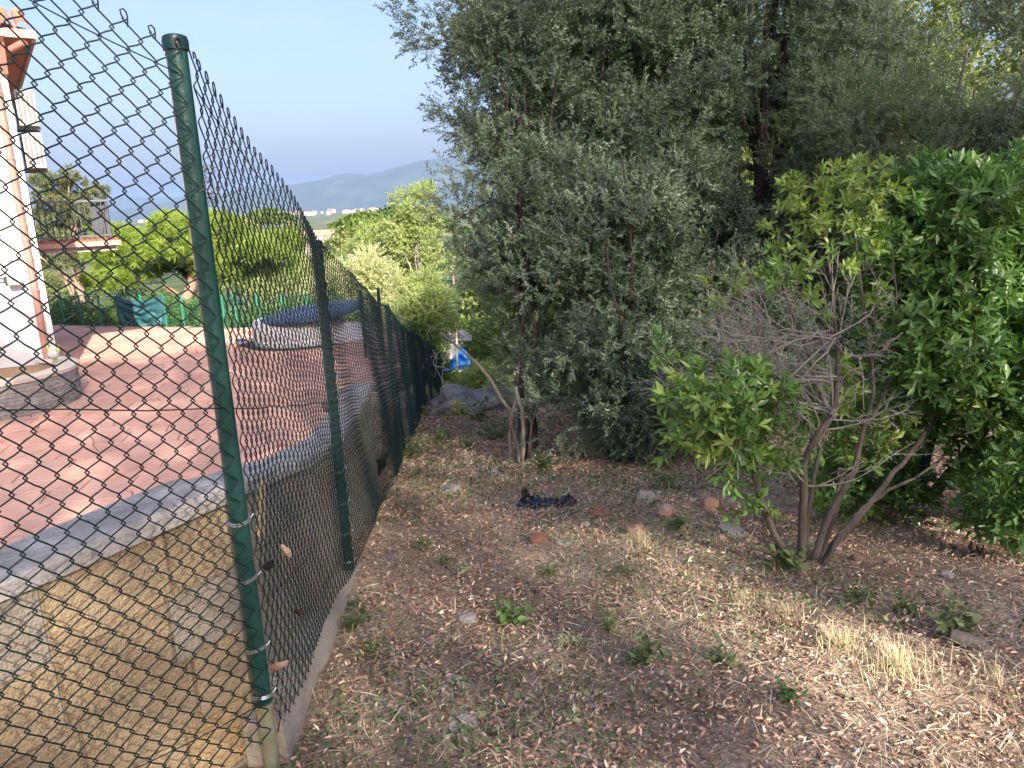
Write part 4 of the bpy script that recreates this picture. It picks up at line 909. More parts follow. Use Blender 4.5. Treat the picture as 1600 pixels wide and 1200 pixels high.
# saplings at the end of the path: a pale dead stem leaning out, two slim trunks
dd = limb(None, PT([(812, 730, 7.1), (798, 655, 7.15), (770, 600, 7.2), (735, 560, 7.3), (688, 520, 7.5)]), .026, .009, BARK, 'leaning_stem', 14, 8, .008, 3); tag(dd, 'bare pale stem leaning left over the path below the oak', 'tree stem')
o = limb(None, PT([(816, 732, 7.2), (817, 660, 7.2), (806, 605, 7.3)]), .022, .018, BARKL, 'slim_trunk', 10, 8, .006, 4); tag(o, 'pale slim upright trunk next to the leaning stem', 'tree stem')
o = limb(None, PT([(797, 728, 7.35), (800, 660, 7.4), (812, 590, 7.5), (815, 520, 7.7)]), .018, .010, BARKL, 'slim_trunk', 10, 8, .006, 14); tag(o, 'thin pale stem curving up behind the leaning stem', 'tree stem')
o = limb(None, PT([(826, 726, 7.3), (832, 660, 7.3), (846, 600, 7.4), (850, 540, 7.6)]), .016, .009, BARK, 'slim_trunk', 10, 8, .006, 15); tag(o, 'thin grey stem between the pale trunk and the oak bush', 'tree stem')
o = limb(None, PT([(838, 705, 7.6), (833, 650, 7.6), (825, 590, 7.7), (820, 540, 7.9)]), .032, .024, BARKD, 'slim_trunk', 10, 8, .006, 5); tag(o, 'dark slim trunk standing under the oak behind the pale trunk', 'tree stem')

# ================================================================== TREES BEHIND THE PHOTOGRAPHER (they shade the path and the yard)
TAN = math.tan(SUN_EL); QA = np.array([-.40, .9165]); QP = np.array([.9165, .40])
HOLES = [(2.12, 7.6, .19, .55), (4.05, 8.0, .30, .5), (4.25, 9.1, .34, .45)]
def lets_light(P):
    a = P[:, :2] @ QA; p = P[:, :2] @ QP; zz = P[:, 2] + (a + 12) * TAN; k = np.ones(len(P), bool)
    for (pc, zc, rp, rz) in HOLES: k &= ((p - pc) / (rp + .10)) ** 2 + ((zz - zc) / (rz + .12)) ** 2 > 1
    return k
for i, (pc, pw) in enumerate([(-8.4, 3.4), (-5.1, 3.3), (-1.8, 3.4), (1.5, 3.3), (4.8, 3.4), (7.9, 3.0)]):
    g = np.random.default_rng(400 + i); n = int(1150 * pw); q = QA * -20 + QP * pc
    root = empty('shade_oak', (q[0], q[1], gz(q[0], q[1])), 'tall airy evergreen oak upslope behind the viewer shading the path', 'tree', 'shade trees upslope')
    pp = pc + g.uniform(-.5, .5, n) * pw; u = (pp - pc) / (pw * .5); zp = g.uniform(4.4, 15.9 + .35 * math.sin(i * 2.1), n) - .45 * u ** 2 * g.random(n) + g.normal(0, .12, n)
    aa = -20 + g.uniform(-1, 1, n) * (1.9 * np.sqrt(np.clip(1.15 - u ** 2, .05, 1)))
    xy = aa[:, None] * QA + pp[:, None] * QP; P = np.stack([xy[:, 0], xy[:, 1], zp - (aa + 12) * TAN], -1)
    k = lets_light(P); P = P[k]; D = g.normal(0, 1, P.shape) + np.array([0, 0, .4])
    foliage('crown', P, D, g.uniform(.8, 1.2, len(P)), g.random(len(P)), TW_SHADE, root, 500 + i)
    woody(root, root.location, P[g.choice(len(P), 40)], BARKD, 600 + i, 1, .10, 10)

# ================================================================== BEYOND THE YARD
pine = empty('stone_pine', (*atY(288, 508, 26.5)[:2], gz(*atY(288, 508, 26.5)[:2])), 'bright green umbrella pine with a pinkish trunk behind the yard fence', 'tree')
els = [E_(300, 392, 27, 2.9, 2.2, .85), E_(215, 385, 26.5, 1.3, 1.4, .75), E_(400, 395, 27.5, 1.3, 1.4, .75), E_(300, 362, 27, 1.9, 1.6, .55), E_(180, 430, 26, .8, .9, .35)]
cen, rad, _ = clumps(els, 130, .50, 90); P, D, T_ = leafpoints(cen, rad, 74, 91, .9, .6); foliage('crown', P, D, np.random.default_rng(1).uniform(.8, 1.4, len(P)), T_, TW_PINE, pine, 92)
lb = np.array(pine.location)
limb(pine, [lb - (0, 0, .3), atY(288, 508, 26.5), atY(290, 470, 26.5), atY(302, 440, 26.6), atY(300, 405, 26.8)], .24, .13, BARKP, 'trunk', 12, 10, .02, 1)
for i, pp in enumerate([[(288, 475, 26.5), (270, 455, 26.3), (255, 445, 26.2)], [(292, 465, 26.5), (312, 448, 26.7), (335, 425, 26.9)], [(300, 440, 26.6), (280, 420, 26.8), (250, 405, 27)], [(300, 430, 26.6), (330, 410, 27), (380, 400, 27.3)]]): limb(pine, PT(pp), .12, .05, BARKP if i == 0 else BARKD, 'branch', 8, 7, .02, i)
tp = atY(100, 330, 45); tall = tree('pine_tree', tp, [E_(95, 300, 45, 1.2, 1.2, 1.2), E_(100, 345, 45, 2.0, 1.6, 1.3), E_(135, 325, 45, .9, .9, .6), E_(85, 385, 45, 1.8, 1.5, 1.0), E_(150, 305, 45, .4, .4, .3)], 70, .5, 34, TW_PINED, 1.0, BARKP, 'hazy olive-green pine seen behind the balcony railing', 93, r=.22, nb=20, up=.6)
for i, p in enumerate((95, 150, 205, 265, 330, 395, 455, 515)):
    c = atY(p, 490, 24.2); h_ = (.55, .75, .5, .65, .8, .6, .75, .6)[i]
    tree('hedge_bush', c[:2], [(c[0], c[1], c[2] - .2, 1.0, .8, h_), (c[0], c[1], c[2] - 1.5, 1.0, .8, 1.2)], 34, .32, 34, TW_HEDGE, .9, BARKD, 'leafy green bush growing behind the bright green yard fence', 100 + i, cat='bush', nb=4, r=.03, group='bushes behind the yard fence')
far = [('robinia', (655, 340, 35), [(655, 335, 35, 1.1, 1.1, 1.5), (625, 370, 35, 1.0, 1, 1.0), (672, 400, 34, .8, .8, 1.0)], TW_SUN, .9, 48, 'airy yellow-green tree with pale bare branches above the path end', BARKL),
       ('broadleaf_tree', (600, 385, 38), [(600, 380, 38, 1.3, 1.2, .9), (575, 395, 39, 1.2, 1, .7)], TW_SUN, .9, 40, 'rounded mid-green tree between the pale olive and the airy tree', BARK),
       ('olive_tree', (562, 430, 25), [(560, 425, 25, .75, .75, .65), (590, 455, 24.5, .6, .6, .7), (530, 440, 26, .7, .7, .6)], TW_PALE, .75, 55, 'pale grey-green olive tree just beyond the fence', BARK),
       ('broadleaf_tree', (650, 470, 21), [(655, 455, 21.5, .6, .6, .8), (640, 500, 20.5, .55, .6, .6), (672, 500, 20.5, .5, .5, .7)], TW_SUN, .7, 60, 'bright yellow-green bushy tree beyond the far end of the fence', BARK),
       ('broadleaf_tree', (640, 545, 19), [(650, 545, 19.5, .4, .5, .4), (665, 575, 20, .3, .4, .3)], TW_HEDGE, .7, 40, 'low dark bush at the foot of the far fence end', BARK),
       ('broadleaf_tree', (450, 420, 36), [(450, 410, 36, 1.8, 1.5, 1.2), (490, 440, 33, 1.2, 1.2, 1.0), (410, 440, 34, 1.3, 1.2, 1.0)], TW_SUN, 1.0, 42, 'sunlit yellow-green thicket tree behind the hot tub', BARK),
       ('broadleaf_tree', (540, 470, 28), [(520, 470, 28, 1.0, 1.0, .8), (570, 480, 26, .9, .9, .7)], TW_PALE, .9, 40, 'pale dry-looking tree rising behind the narrow mesh panel', BARK),
       ('low_bush', (715, 603, 23.5), [(703, 602, 24.6, .4, .3, .15), (730, 600, 24.6, .4, .3, .16), (755, 592, 23, .35, .3, .3)], TW_SUN, .6, 40, 'low leafy bush in front of the foot of the blue sheet', BARK),
       ('broadleaf_tree', (745, 560, 32), [(770, 530, 31, .9, .9, 1.2), (740, 520, 33, .9, .9, .9), (670, 545, 32, .7, .9, .6)], TW_HEDGE, .8, 50, 'dark green tree behind the blue sheet', BARK)]
for i, (nm, b_, els, tw, sc, per, lab, bk) in enumerate(far):
    c = atY(*b_); tree(nm, c[:2], [E_(*e) for e in els], 44, .34, per, tw, sc, bk, lab, 120 + i, r=.07 if bk is not BARKL else .11, nb=16)
# pines and trees of the valley, each a thing, copied from three kinds
def proto(nm, rx, rz, hh, m_, seed, flat):
    g = np.random.default_rng(seed); n = 4200; d = g.normal(0, 1, (n, 3)); d /= np.linalg.norm(d, axis=1)[:, None]; d[:, 2] = np.abs(d[:, 2]) if flat else d[:, 2]
    rr = g.random(n) ** .3 * (1 + .18 * np.sin(d[:, 0] * 5 + seed) * np.cos(d[:, 1] * 6)); P = d * rr[:, None] * np.array([rx, rx, rz]) + np.array([0, 0, hh])
    R = rotm(g.uniform(0, 6.28, n), g.normal(.3, .5, n), g.uniform(0, 6.28, n)); l = g.uniform(.7, 1.3, n) * rx * .13; V, F = leaves_vf(P, R, l, l * .7)
    me = fastmesh(nm, V, F); me.materials.append(m_); tr = MB().tube([(0, 0, -1.5), (0, 0, hh * .6), (.1, 0, hh)], [.25, .15, .08], 6); tm = bpy.data.meshes.new('trunk'); tm.from_pydata(np.concatenate(tr.V).tolist(), [], tr.F); tm.materials.append(BARKP if flat else BARK)
    return me, tm
FP = leafmat('far_pine', (.06, .11, .022), (.11, .165, .035), None, .6, .2, .3); FB = leafmat('far_broad', (.12, .16, .045), (.20, .22, .07), None, .6, .25, .3); FD_ = leafmat('far_dark', (.045, .075, .03), (.075, .11, .04), None, .6, .2, .3)
kinds = [proto('crown', 3.2, 1.5, 4.2, FP, 1, True), proto('crown', 2.2, 2.4, 3.0, FB, 2, False), proto('crown', 1.9, 2.6, 3.0, FD_, 3, False)]
labs = ['flat-topped stone pine on the wooded slope below the town', 'light green rounded tree on the wooded slope below the town', 'dark green rounded tree on the wooded slope below the town']
g = np.random.default_rng(15)
spots = []
for (px, py, Y, k, s_) in [(570, 352, 120, 0, 1.6), (620, 340, 140, 0, 2.2), (600, 368, 95, 0, 1.3), (535, 372, 90, 1, 1.3), (455, 352, 160, 1, 1.5), (655, 338, 150, 0, 2.0), (530, 395, 75, 2, 1.1), (560, 378, 100, 2, 1.2), (510, 385, 85, 2, 1.0), (640, 365, 110, 1, 1.5), (420, 345, 170, 0, 1.6), (380, 350, 150, 1, 1.5), (340, 345, 180, 0, 1.7)]:
    p = atY(px, py, Y); spots.append((p[0], p[1], p[2] - 5.0 * s_, k, s_))
for i in range(110):
    Y = math.exp(g.uniform(math.log(55), math.log(750))); x = Y * g.uniform(-.78, .05); k = int(g.choice(3, p=[.4, .3, .3])); s_ = g.uniform(.8, 1.5) * (1 + Y / 900)
    spots.append((x, Y, gz(x, Y) - .2, k, s_))
for (x, y, z, k, s_) in spots:
    r_ = empty(('stone_pine', 'broadleaf_tree', 'evergreen_tree')[k], (x, y, z), labs[k], 'tree', ('far stone pines', 'far light trees', 'far dark trees')[k]); r_.scale = (s_, s_, s_ * g.uniform(.85, 1.15)); r_.rotation_euler = (0, 0, g.uniform(0, 6.28))
    for me in kinds[k]: o = bpy.data.objects.new('crown' if me is kinds[k][0] else 'trunk', me); link(o, r_); o['tint'] = float(g.random())
# houses: a nearer roof among the pines, and the pale town at the foot of the mountain
WAL = mat('far_wall', (.45, .40, .34), (.52, .48, .43), 1, .9, randobj=.18); ROF = mat('far_roof', (.36, .20, .14), (.42, .25, .18), 1, .9, randobj=.2)
def house_mesh(w_, d, h, rh):
    mb = MB().box((0, 0, h / 2 - 1), (w_, d, h + 2)); wm = bpy.data.meshes.new('wall'); wm.from_pydata(np.concatenate(mb.V).tolist(), [], mb.F); wm.materials.append(WAL)
    e = .4; V = [(-w_ / 2 - e, -d / 2 - e, h), (w_ / 2 + e, -d / 2 - e, h), (w_ / 2 + e, d / 2 + e, h), (-w_ / 2 - e, d / 2 + e, h), (-w_ / 2 - e, 0, h + rh), (w_ / 2 + e, 0, h + rh)]
    rm = bpy.data.meshes.new('roof'); rm.from_pydata(V, [], [(0, 1, 5, 4), (2, 3, 4, 5), (0, 4, 3), (1, 2, 5), (3, 2, 1, 0)]); rm.materials.append(ROF); return wm, rm
hm = [house_mesh(16, 10, 7, 2.5), house_mesh(28, 12, 9, 2.5), house_mesh(11, 9, 6, 2)]
for i in range(70):
    Y = g.uniform(2500, 3300); px = g.uniform(395, 665) if i < 52 else g.uniform(200, 420); x = atY(px, 325, Y)[0]; z = gz(x, Y); k = int(g.integers(3)); s_ = g.uniform(.7, 1.35)
    r_ = empty('town_house', (x, Y, z), 'tiny pale house of the hazy town below the mountain', 'house', 'houses of the hazy valley town'); r_.scale = (s_, s_, s_ * g.uniform(.8, 1.3)); r_.rotation_euler = (0, 0, g.uniform(0, 3.14))
    for nm, me in zip(('wall', 'roof'), hm[k]): link(bpy.data.objects.new(nm, me), r_)
for i, (px, py, Y, k, s_, lab) in enumerate([(498, 372, 95, 2, .32, 'dark-roofed house half hidden among the pines beyond the fence'), (590, 376, 105, 2, .28, 'small salmon-walled house under the far stone pines')]):
    p = atY(px, py, Y); r_ = empty('house', (p[0], p[1], p[2] - 5 * s_), lab, 'house'); r_.scale = (s_,) * 3; r_.rotation_euler = (0, 0, .3)
    for nm, me in zip(('wall', 'roof'), hm[k]): link(bpy.data.objects.new(nm, me), r_)
    for q in range(2):
        o = MB().box((-2.5 + q * 5, -4.52, 3.2), (1.4, .1, 1.6)).build('window', mat('window_dark', (.04, .05, .06), (.06, .07, .08), 1, .2), r_)
# little white hut and the blue sheet below the path
p = atY(708, 545, 30); hut = empty('hut', (p[0], p[1], gz(p[0], p[1])), 'small white hut with grey pitched roof below the path', 'hut')
zt = atY(708, 528, 30)[2]
under(hut, MB().box((p[0] + .1, p[1], (zt + hut.location[2]) / 2 - .2), (.42, .5, zt - hut.location[2] + .4)).build('wall', mat('hut_white', (.62, .62, .62), (.7, .7, .7), 3, .8)))
V = [(p[0] - .55, p[1] - .5, zt), (p[0] + .75, p[1] - .5, zt - .05), (p[0] + .75, p[1] + .5, zt - .05), (p[0] - .55, p[1] + .5, zt), (p[0] - .2, p[1], zt + .32), (p[0] + .5, p[1], zt + .30)]
under(hut, MB().add(V, [(0, 1, 5, 4), (2, 3, 4, 5), (0, 4, 3), (1, 2, 5), (3, 2, 1, 0)]).build('roof', mat('slate_roof', (.16, .16, .18), (.24, .24, .26), 4, .8)))
c3 = [atY(690, 582, 26), atY(734, 576, 26), atY(736, 560, 26), atY(722, 540, 26.3)]
def blue_f(u, v):
    a = c3[0] * (1 - u) + c3[1] * u; b_ = c3[3] * (1 - u) * .55 + (c3[3] * .45) * (1 - u) + c3[2] * u if u > .5 else c3[0] * (1 - 2 * u) + c3[3] * 2 * u
    q = a * (1 - v) + b_ * v; return (q[0], q[1] - .06 * math.sin(7 * u + 5 * v) - .05 * math.sin(13 * v - 4 * u), q[2] + .015 * math.sin(17 * u))
o = drape('blue_tarpaulin', 1, 1, 22, 14, blue_f, mat('blue_plastic', (.01, .16, .62), (.02, .24, .72), 2, .5, .2, 8), .015); tag(o, 'bright blue plastic tarpaulin hung on a slope below the path', 'tarpaulin')
o = MB().tube([(atY(714, 595, 25.6)[0], 25.6, atY(714, 605, 25.6)[2]), atY(713, 505, 25.6)], .04, 8).build('wooden_pole', BARKL); tag(o, 'thin grey pole standing in front of the blue tarpaulin', 'pole')
# ================================================================== ON THE GROUND
def polar(n, seed, r0, r1, amin=-.75, amax=1.12):
    n = int(n * 1.45)
    g = np.random.default_rng(seed); r_ = r0 + (r1 - r0) * g.random(n) ** .85; a = g.uniform(amin, amax, n)
    x, y = r_ * np.sin(a), r_ * np.cos(a); k = (x > fencex(y) + np.where(y < 4, .06, -.05)); return x[k], y[k], g
def gnorm_tilt(x, y): return -.17 * np.ones_like(x)
def litter(name, n, seed, r1, L0, L1, wr, pal, wts, lift, tilt, T=LEAF_T, F=LEAF_F, mask=None, label=None, cat=None, trans=0.0, mname='litter', r0=1.35):
    x, y, g = polar(n, seed, r0, r1)
    if mask is not None: k = mask(x, y, g); x, y = x[k], y[k]
    m_ = len(x); z = ground_z(x, y) + g.uniform(*lift, m_); P = np.stack([x, y, z], -1)
    R = rotm(g.uniform(0, 6.28, m_), g.normal(0, tilt, m_), g.normal(0, tilt * 1.3, m_)); far_ = np.clip(np.hypot(x, y) / 5, .9, 1.7)
    l = g.uniform(L0, L1, m_) * far_; V, Fs = leaves_vf(P, R, l, l * wr * g.uniform(.7, 1.3, m_), T, F)
    me = fastmesh(name, V, Fs); c = np.array(pal)[g.choice(len(pal), m_, p=wts)] * g.uniform(.7, 1.55, (m_, 1)); c = np.clip(np.concatenate([c, np.ones((m_, 1))], 1), 0, 1)
    a = me.color_attributes.new('Col', 'FLOAT_COLOR', 'POINT'); a.data.foreach_set('color', np.repeat(c, len(T), 0).astype(np.float32).ravel())
    me.materials.append(colmat(mname, .75, trans)); o = link(bpy.data.objects.new(name, me)); tag(o, label, cat, None, 'stuff'); return o
CURL = np.array([(0, 0, .0), (-.42, .28, .20), (.5, .34, .14), (.1, 1, .16), (0, .5, -.08), (-.36, .68, .24), (.30, .74, .10)])
CURF = np.array([(0, 4, 1), (1, 4, 5), (5, 4, 3), (0, 2, 4), (2, 6, 4), (6, 3, 4)])
def nmask(scale, thr, seed):
    def f(x, y, g):
        v = np.array([mnoise.noise((a * scale, b_ * scale, seed)) for a, b_ in zip(x, y)]); return v + g.normal(0, .16, len(x)) > thr
    return f
litter('leaf_litter', 90000, 1, 12.5, .014, .037, .33, [(.50, .315, .225), (.62, .44, .32), (.22, .135, .095), (.72, .60, .47), (.42, .275, .195), (.55, .34, .21)], [.25, .2, .22, .1, .15, .08], (.001, .014), .38, CURL, CURF, mask=lambda x, y, g: nmask(1.6, -.22, 31)(x, y, g) & nmask(6.0, -.3, 32)(x, y, g),
       label='dry brown fallen leaves strewn thickly over the sloping ground', cat='leaf litter')
litter('leaf_scraps', 95000, 2, 10, .007, .019, .5, [(.40, .27, .20), (.22, .15, .11), (.60, .50, .38), (.50, .36, .27)], [.35, .25, .2, .2], (.0, .008), .5, label='crumbled bits of dry leaf and bark between the fallen leaves', cat='leaf litter').name = 'leaf_crumb'
STRAW = np.array([(-.5, 0, 0), (.5, 0, 0), (.5, .5, .035), (-.5, .5, .035), (0, 1, 0)]); STRF = np.array([(0, 1, 2), (0, 2, 3), (3, 2, 4)])
litter('straw', 42000, 3, 10, .03, .11, .022, [(.60, .51, .35), (.50, .42, .29), (.68, .60, .43), (.38, .31, .22)], [.35, .3, .2, .15], (.004, .03), .30, STRAW, STRF, mask=nmask(.9, -.2, 4), label='dry cut grass stalks lying over the leaf litter', cat='straw', trans=.2)
litter('ground_cover', 40000, 5, 11, .016, .036, .55, [(.10, .145, .06), (.14, .185, .085), (.07, .105, .05), (.19, .23, .10), (.26, .30, .20)], [.35, .25, .2, .12, .08], (.01, .055), .55, mask=nmask(.75, -.02, 9), label='low patches of small green weeds creeping over the ground', cat='weeds', trans=.3, mname='green_cover', r0=1.6)
litter('grass', 26000, 6, 10, .025, .07, .05, [(.15, .19, .075), (.27, .27, .13), (.48, .42, .26)], [.35, .3, .35], (.0, .01), .0, STRAW, STRF, mask=nmask(.75, .1, 9), label='sparse short grass blades among the weeds', cat='grass', trans=.3, mname='green_cover')
# stand the grass up
me = bpy.data.objects['grass'].data; n = len(me.vertices); co = np.empty(n * 3, np.float32); me.vertices.foreach_get('co', co); co = co.reshape(-1, 5, 3); g = np.random.default_rng(2)
b_ = (co[:, 0] + co[:, 1]) / 2; ln = np.linalg.norm(co[:, 4] - b_, axis=1); az = g.uniform(0, 6.28, len(co)); le = g.uniform(.1, .8, len(co))
for v, f in ((2, .5), (3, .5), (4, 1.0)):
    off = (co[:, 1] - co[:, 0]) * (.5 if v == 2 else -.5 if v == 3 else 0)
    co[:, v] = b_ + off + np.stack([np.cos(az) * le * f * f * ln, np.sin(az) * le * f * f * ln, ln * f * (1 - .3 * le * f)], -1)
me.vertices.foreach_set('co', co.ravel()); me.update()

# dry tufts, weeds
def tuft(px, py, h, n, label, cols, seed, spread=.55, wd=.0022):
    p = gp(px, py); g = np.random.default_rng(seed); mb = MB(); o = None
    for i in range(int(n * 1.7)):
        a = g.uniform(0, 6.28); r_ = abs(g.normal(0, h * .75)); b_ = np.array([p[0] + r_ * math.cos(a), p[1] + r_ * math.sin(a), 0]); b_[2] = gz(b_[0], b_[1]) - .004
        az = g.uniform(0, 6.28); le = g.uniform(.1, spread * 2.2) * h; hh = h * g.uniform(.45, 1.1); s_ = np.array([-math.sin(az), math.cos(az), 0]) * wd / 2; d = np.array([math.cos(az), math.sin(az), 0])
        m1 = b_ + d * le * .35 + (0, 0, hh * .6); t_ = b_ + d * le + (0, 0, hh)
        mb.add([b_ - s_, b_ + s_, m1 + s_ * .7, m1 - s_ * .7, t_], [(0, 1, 2, 3), (3, 2, 4)])
    m_ = mat('blade_' + cols[0], cols[1], cols[2], 9, .7); o = mb.build('grass_tuft', m_, None, loc=(p[0], p[1], p[2])); tag(o, label, 'grass'); return o
DRYC = ('dry', (.50, .42, .24), (.66, .57, .36)); GRN = ('green', (.12, .17, .05), (.24, .26, .10))
tuft(1312, 1012, .075, 190, 'pale dry grass tuft in the sun streak, upslope of the bigger tuft', DRYC, 1)
tuft(1398, 1050, .10, 230, 'largest pale dry grass tuft at the lower end of the sun streak', DRYC, 2)
tuft(1222, 968, .08, 120, 'dry brownish grass tuft below the shrub stems', ('brown', (.36, .27, .17), (.48, .38, .25)), 3)
tuft(1000, 850, .10, 90, 'dry grass tuft growing against the red-brown wedge stone', DRYC, 4)
tuft(1160, 945, .05, 120, 'short dry grass at the upper end of the sun streak', DRYC, 5); tuft(975, 900, .06, 80, 'small green grass tuft above the leafy weed patch', GRN, 6)
tuft(590, 1000, .07, 40, 'thin dry stalks beside the concrete kerb', DRYC, 7); tuft(1560, 1080, .07, 60, 'dry grass tuft near the cut log', DRYC, 8)
W = [(800, 975, .15, 16, L_LAUREL, 'upright leafy seedling with glossy yellow-green tip leaves on bare soil'), (575, 1028, .11, 6, L_ARB, 'small plant with two yellow leaves by the kerb'),
     (556, 985, .10, 14, L_WEED, 'dark green weed clump growing along the kerb'), (552, 950, .09, 10, L_WEED, 'small green weed under the fence bottom'), (665, 862, .10, 12, L_WEED, 'low dark green weed on the leafy path beside the second post'),
     (720, 895, .09, 8, L_PALE, 'grey-green broad-leaved weed with pale leaves on the path'), (1010, 1040, .12, 18, L_WEED, 'bushy dull green weed in the leafy patch'), (950, 985, .10, 14, L_WEED, 'green weed with round leaves uphill of the bushy weed'),
     (1490, 1000, .16, 22, L_WEED, 'dark feathery weed beside the cut log'), (852, 738, .20, 22, L_WEED, 'low dark evergreen seedling at the foot of the pale trunk'), (1045, 770, .18, 16, L_WEED, 'dark small-leaved seedling in front of the oak bush'),
     (700, 880, .08, 8, L_WEED, 'small green sprig on the path near the pale weed'), (860, 900, .10, 14, L_WEED, 'green trailing weed below the red brick'), (1230, 890, .16, 22, L_WEED, 'green suckers round the shrub base'),
     (610, 1062, .05, 5, L_WEED, 'tiny green sprout on the leafy soil'), (650, 1100, .05, 5, L_WEED, 'tiny sprout near the pale stone'), (775, 1075, .06, 6, L_WEED, 'tiny dark sprout right of the pale stone'), (885, 1135, .06, 6, L_PALE, 'small pale-leaved sprout among orange leaves'),
     (1060, 830, .14, 14, L_WEED, 'scrubby weed beside the rounded pink stone'), (1340, 940, .10, 14, L_WEED, 'green weed patch downhill of the shrub'), (620, 1130, .05, 5, L_WEED, 'tiny weed on bare soil by the blue cap'), (1130, 1040, .10, 14, L_WEED, 'leafy weed left of the sun streak'), (1240, 1100, .08, 10, L_LAUREL, 'fresh green weed below the sun streak'), (890, 1010, .08, 12, L_PALE, 'grey-leaved weed right of the glossy seedling'),
     (1420, 960, .10, 14, L_WEED, 'straggling green weed above the tufts'), (640, 720, .25, 16, L_WEED, 'leafy weed at the fence foot below the third post'), (690, 690, .22, 14, L_WEED, 'low weed on the path near the far posts'), (715, 655, .30, 20, L_ARB, 'yellowish weed at the foot of the big boulder'), (750, 662, .34, 22, L_WEED, 'dark weed growing against the big boulder'), (662, 650, .25, 14, L_WEED, 'green weed at the foot of the far fence'), (775, 690, .3, 18, L_WEED, 'weed beside the leaning stem'), (735, 700, .15, 12, L_WEED, 'small weed in the middle of the path')]
for i, (px, py, h, n, m_, lab) in enumerate(W):
    p = gp(px, py); weed('weed_plant', (p[0], p[1], p[2] - .005), h, n, m_, 200 + i, lab, ll=max(.028, h * .30), spread=.8)
# bits of brick and stone
REDS = mat('red_stone', (.28, .12, .085), (.38, .19, .14), 9, .9, .6, 60, c3=(.33, .155, .11)); PALE = mat('pale_stone', (.33, .285, .24), (.46, .41, .36), 9, .9, .6, 60); GREY = mat('grey_stone', (.24, .22, .20), (.36, .34, .31), 6, .9, .8, 30, c3=(.30, .28, .25))
LICH = mat('boulder', (.10, .095, .09), (.26, .25, .23), 4.2, .95, .9, 16, c3=(.22, .21, .195))
ST = [(840, 846, .062, .042, .032, REDS, 'flat reddish brick piece on the dry grass'), (935, 804, .07, .06, .035, REDS, 'reddish-brown stone block next to the black plastic'), (1041, 806, .058, .055, .05, mat('pink_stone', (.44, .27, .20), (.55, .37, .29), 8, .9, .5, 50), 'rounded pink stone among the weeds'),
      (1111, 795, .065, .06, .055, mat('brown_stone', (.24, .14, .095), (.33, .20, .14), 8, .9, .6, 50), 'angular red-brown stone below the oak bush'), (993, 836, .07, .05, .05, MATS['brown_stone'], 'red-brown wedge-shaped stone with a dry tuft in front'), (712, 1067, .036, .034, .014, PALE, 'pale flat jagged stone on the leaf litter'),
      (770, 742, .055, .05, .04, GREY, 'small grey stone on the path below the boulder'), (705, 766, .11, .08, .03, GREY, 'flat grey stone half sunk in the path'), (1010, 782, .075, .06, .04, PALE, 'pale stone half hidden by green weeds'), (880, 850, .05, .04, .018, PALE, 'small pale stone beside the red brick piece'), (915, 822, .03, .025, .02, PALE, 'cream pebble between brick and red block'),
      (1125, 845, .055, .035, .015, MATS['pink_stone'], 'flat pinkish stone left of the shrub base'), (1150, 897, .05, .04, .012, PALE, 'pale flat stone downhill of the shrub'), (1480, 899, .035, .03, .012, PALE, 'white stone chip in front of the torn stump'), (1340, 876, .04, .03, .015, MATS['brown_stone'], 'brown flat stone right of the shrub base'),
      (1145, 832, .10, .06, .02, GREY, 'grey-brown slab beside the shrub base'), (730, 972, .05, .04, .02, GREY, 'dull grey stone sunk in the leafy path'), (725, 1135, .05, .045, .008, PALE, 'pale bare flat stone flush with the soil'), (860, 790, .03, .03, .02, PALE, 'pale lump of rubble under the black plastic'), (1253, 900, .03, .025, .022, MATS['brown_stone'], 'small round red-brown stone at the shrub foot'), (845, 783, .14, .07, .02, mat('rubble_grey', (.30, .27, .24), (.42, .38, .34), 9, .9, .8, 60), 'grey rubble patch behind the black plastic')]
for i, (px, py, a, b_, c, m_, lab) in enumerate(ST):
    p = gp(px, py); V, F = rock_vf((a, b_, c), 30 + i * 1.7, 2, .2); o = MB().add(V, F).build('stone', m_); o.location = (p[0], p[1], gz(p[0], p[1]) + c * .35); o.rotation_euler = (random.uniform(-.15, .15), random.uniform(-.15, .15), random.uniform(0, 6)); tag(o, lab, 'stone')
for (px, py, Y, a, b_, c, lab, sd_) in [(738, 640, 12.4, .52, .5, .30, 'big weathered grey boulder at the end of the path', 61), (692, 628, 13.2, .2, .25, .16, 'smaller grey boulder beside the far fence end', 62), (775, 622, 13.2, .35, .4, .26, 'pale-topped boulder behind the big grey boulder', 63)]:
    p = atY(px, py, Y); V, F = rock_vf((a, b_, c), sd_, 4, .42); o = MB().add(V, F).build('boulder', LICH, None, True); o.location = (p[0], p[1], gz(p[0], p[1]) + c * .15); tag(o, lab, 'boulder')
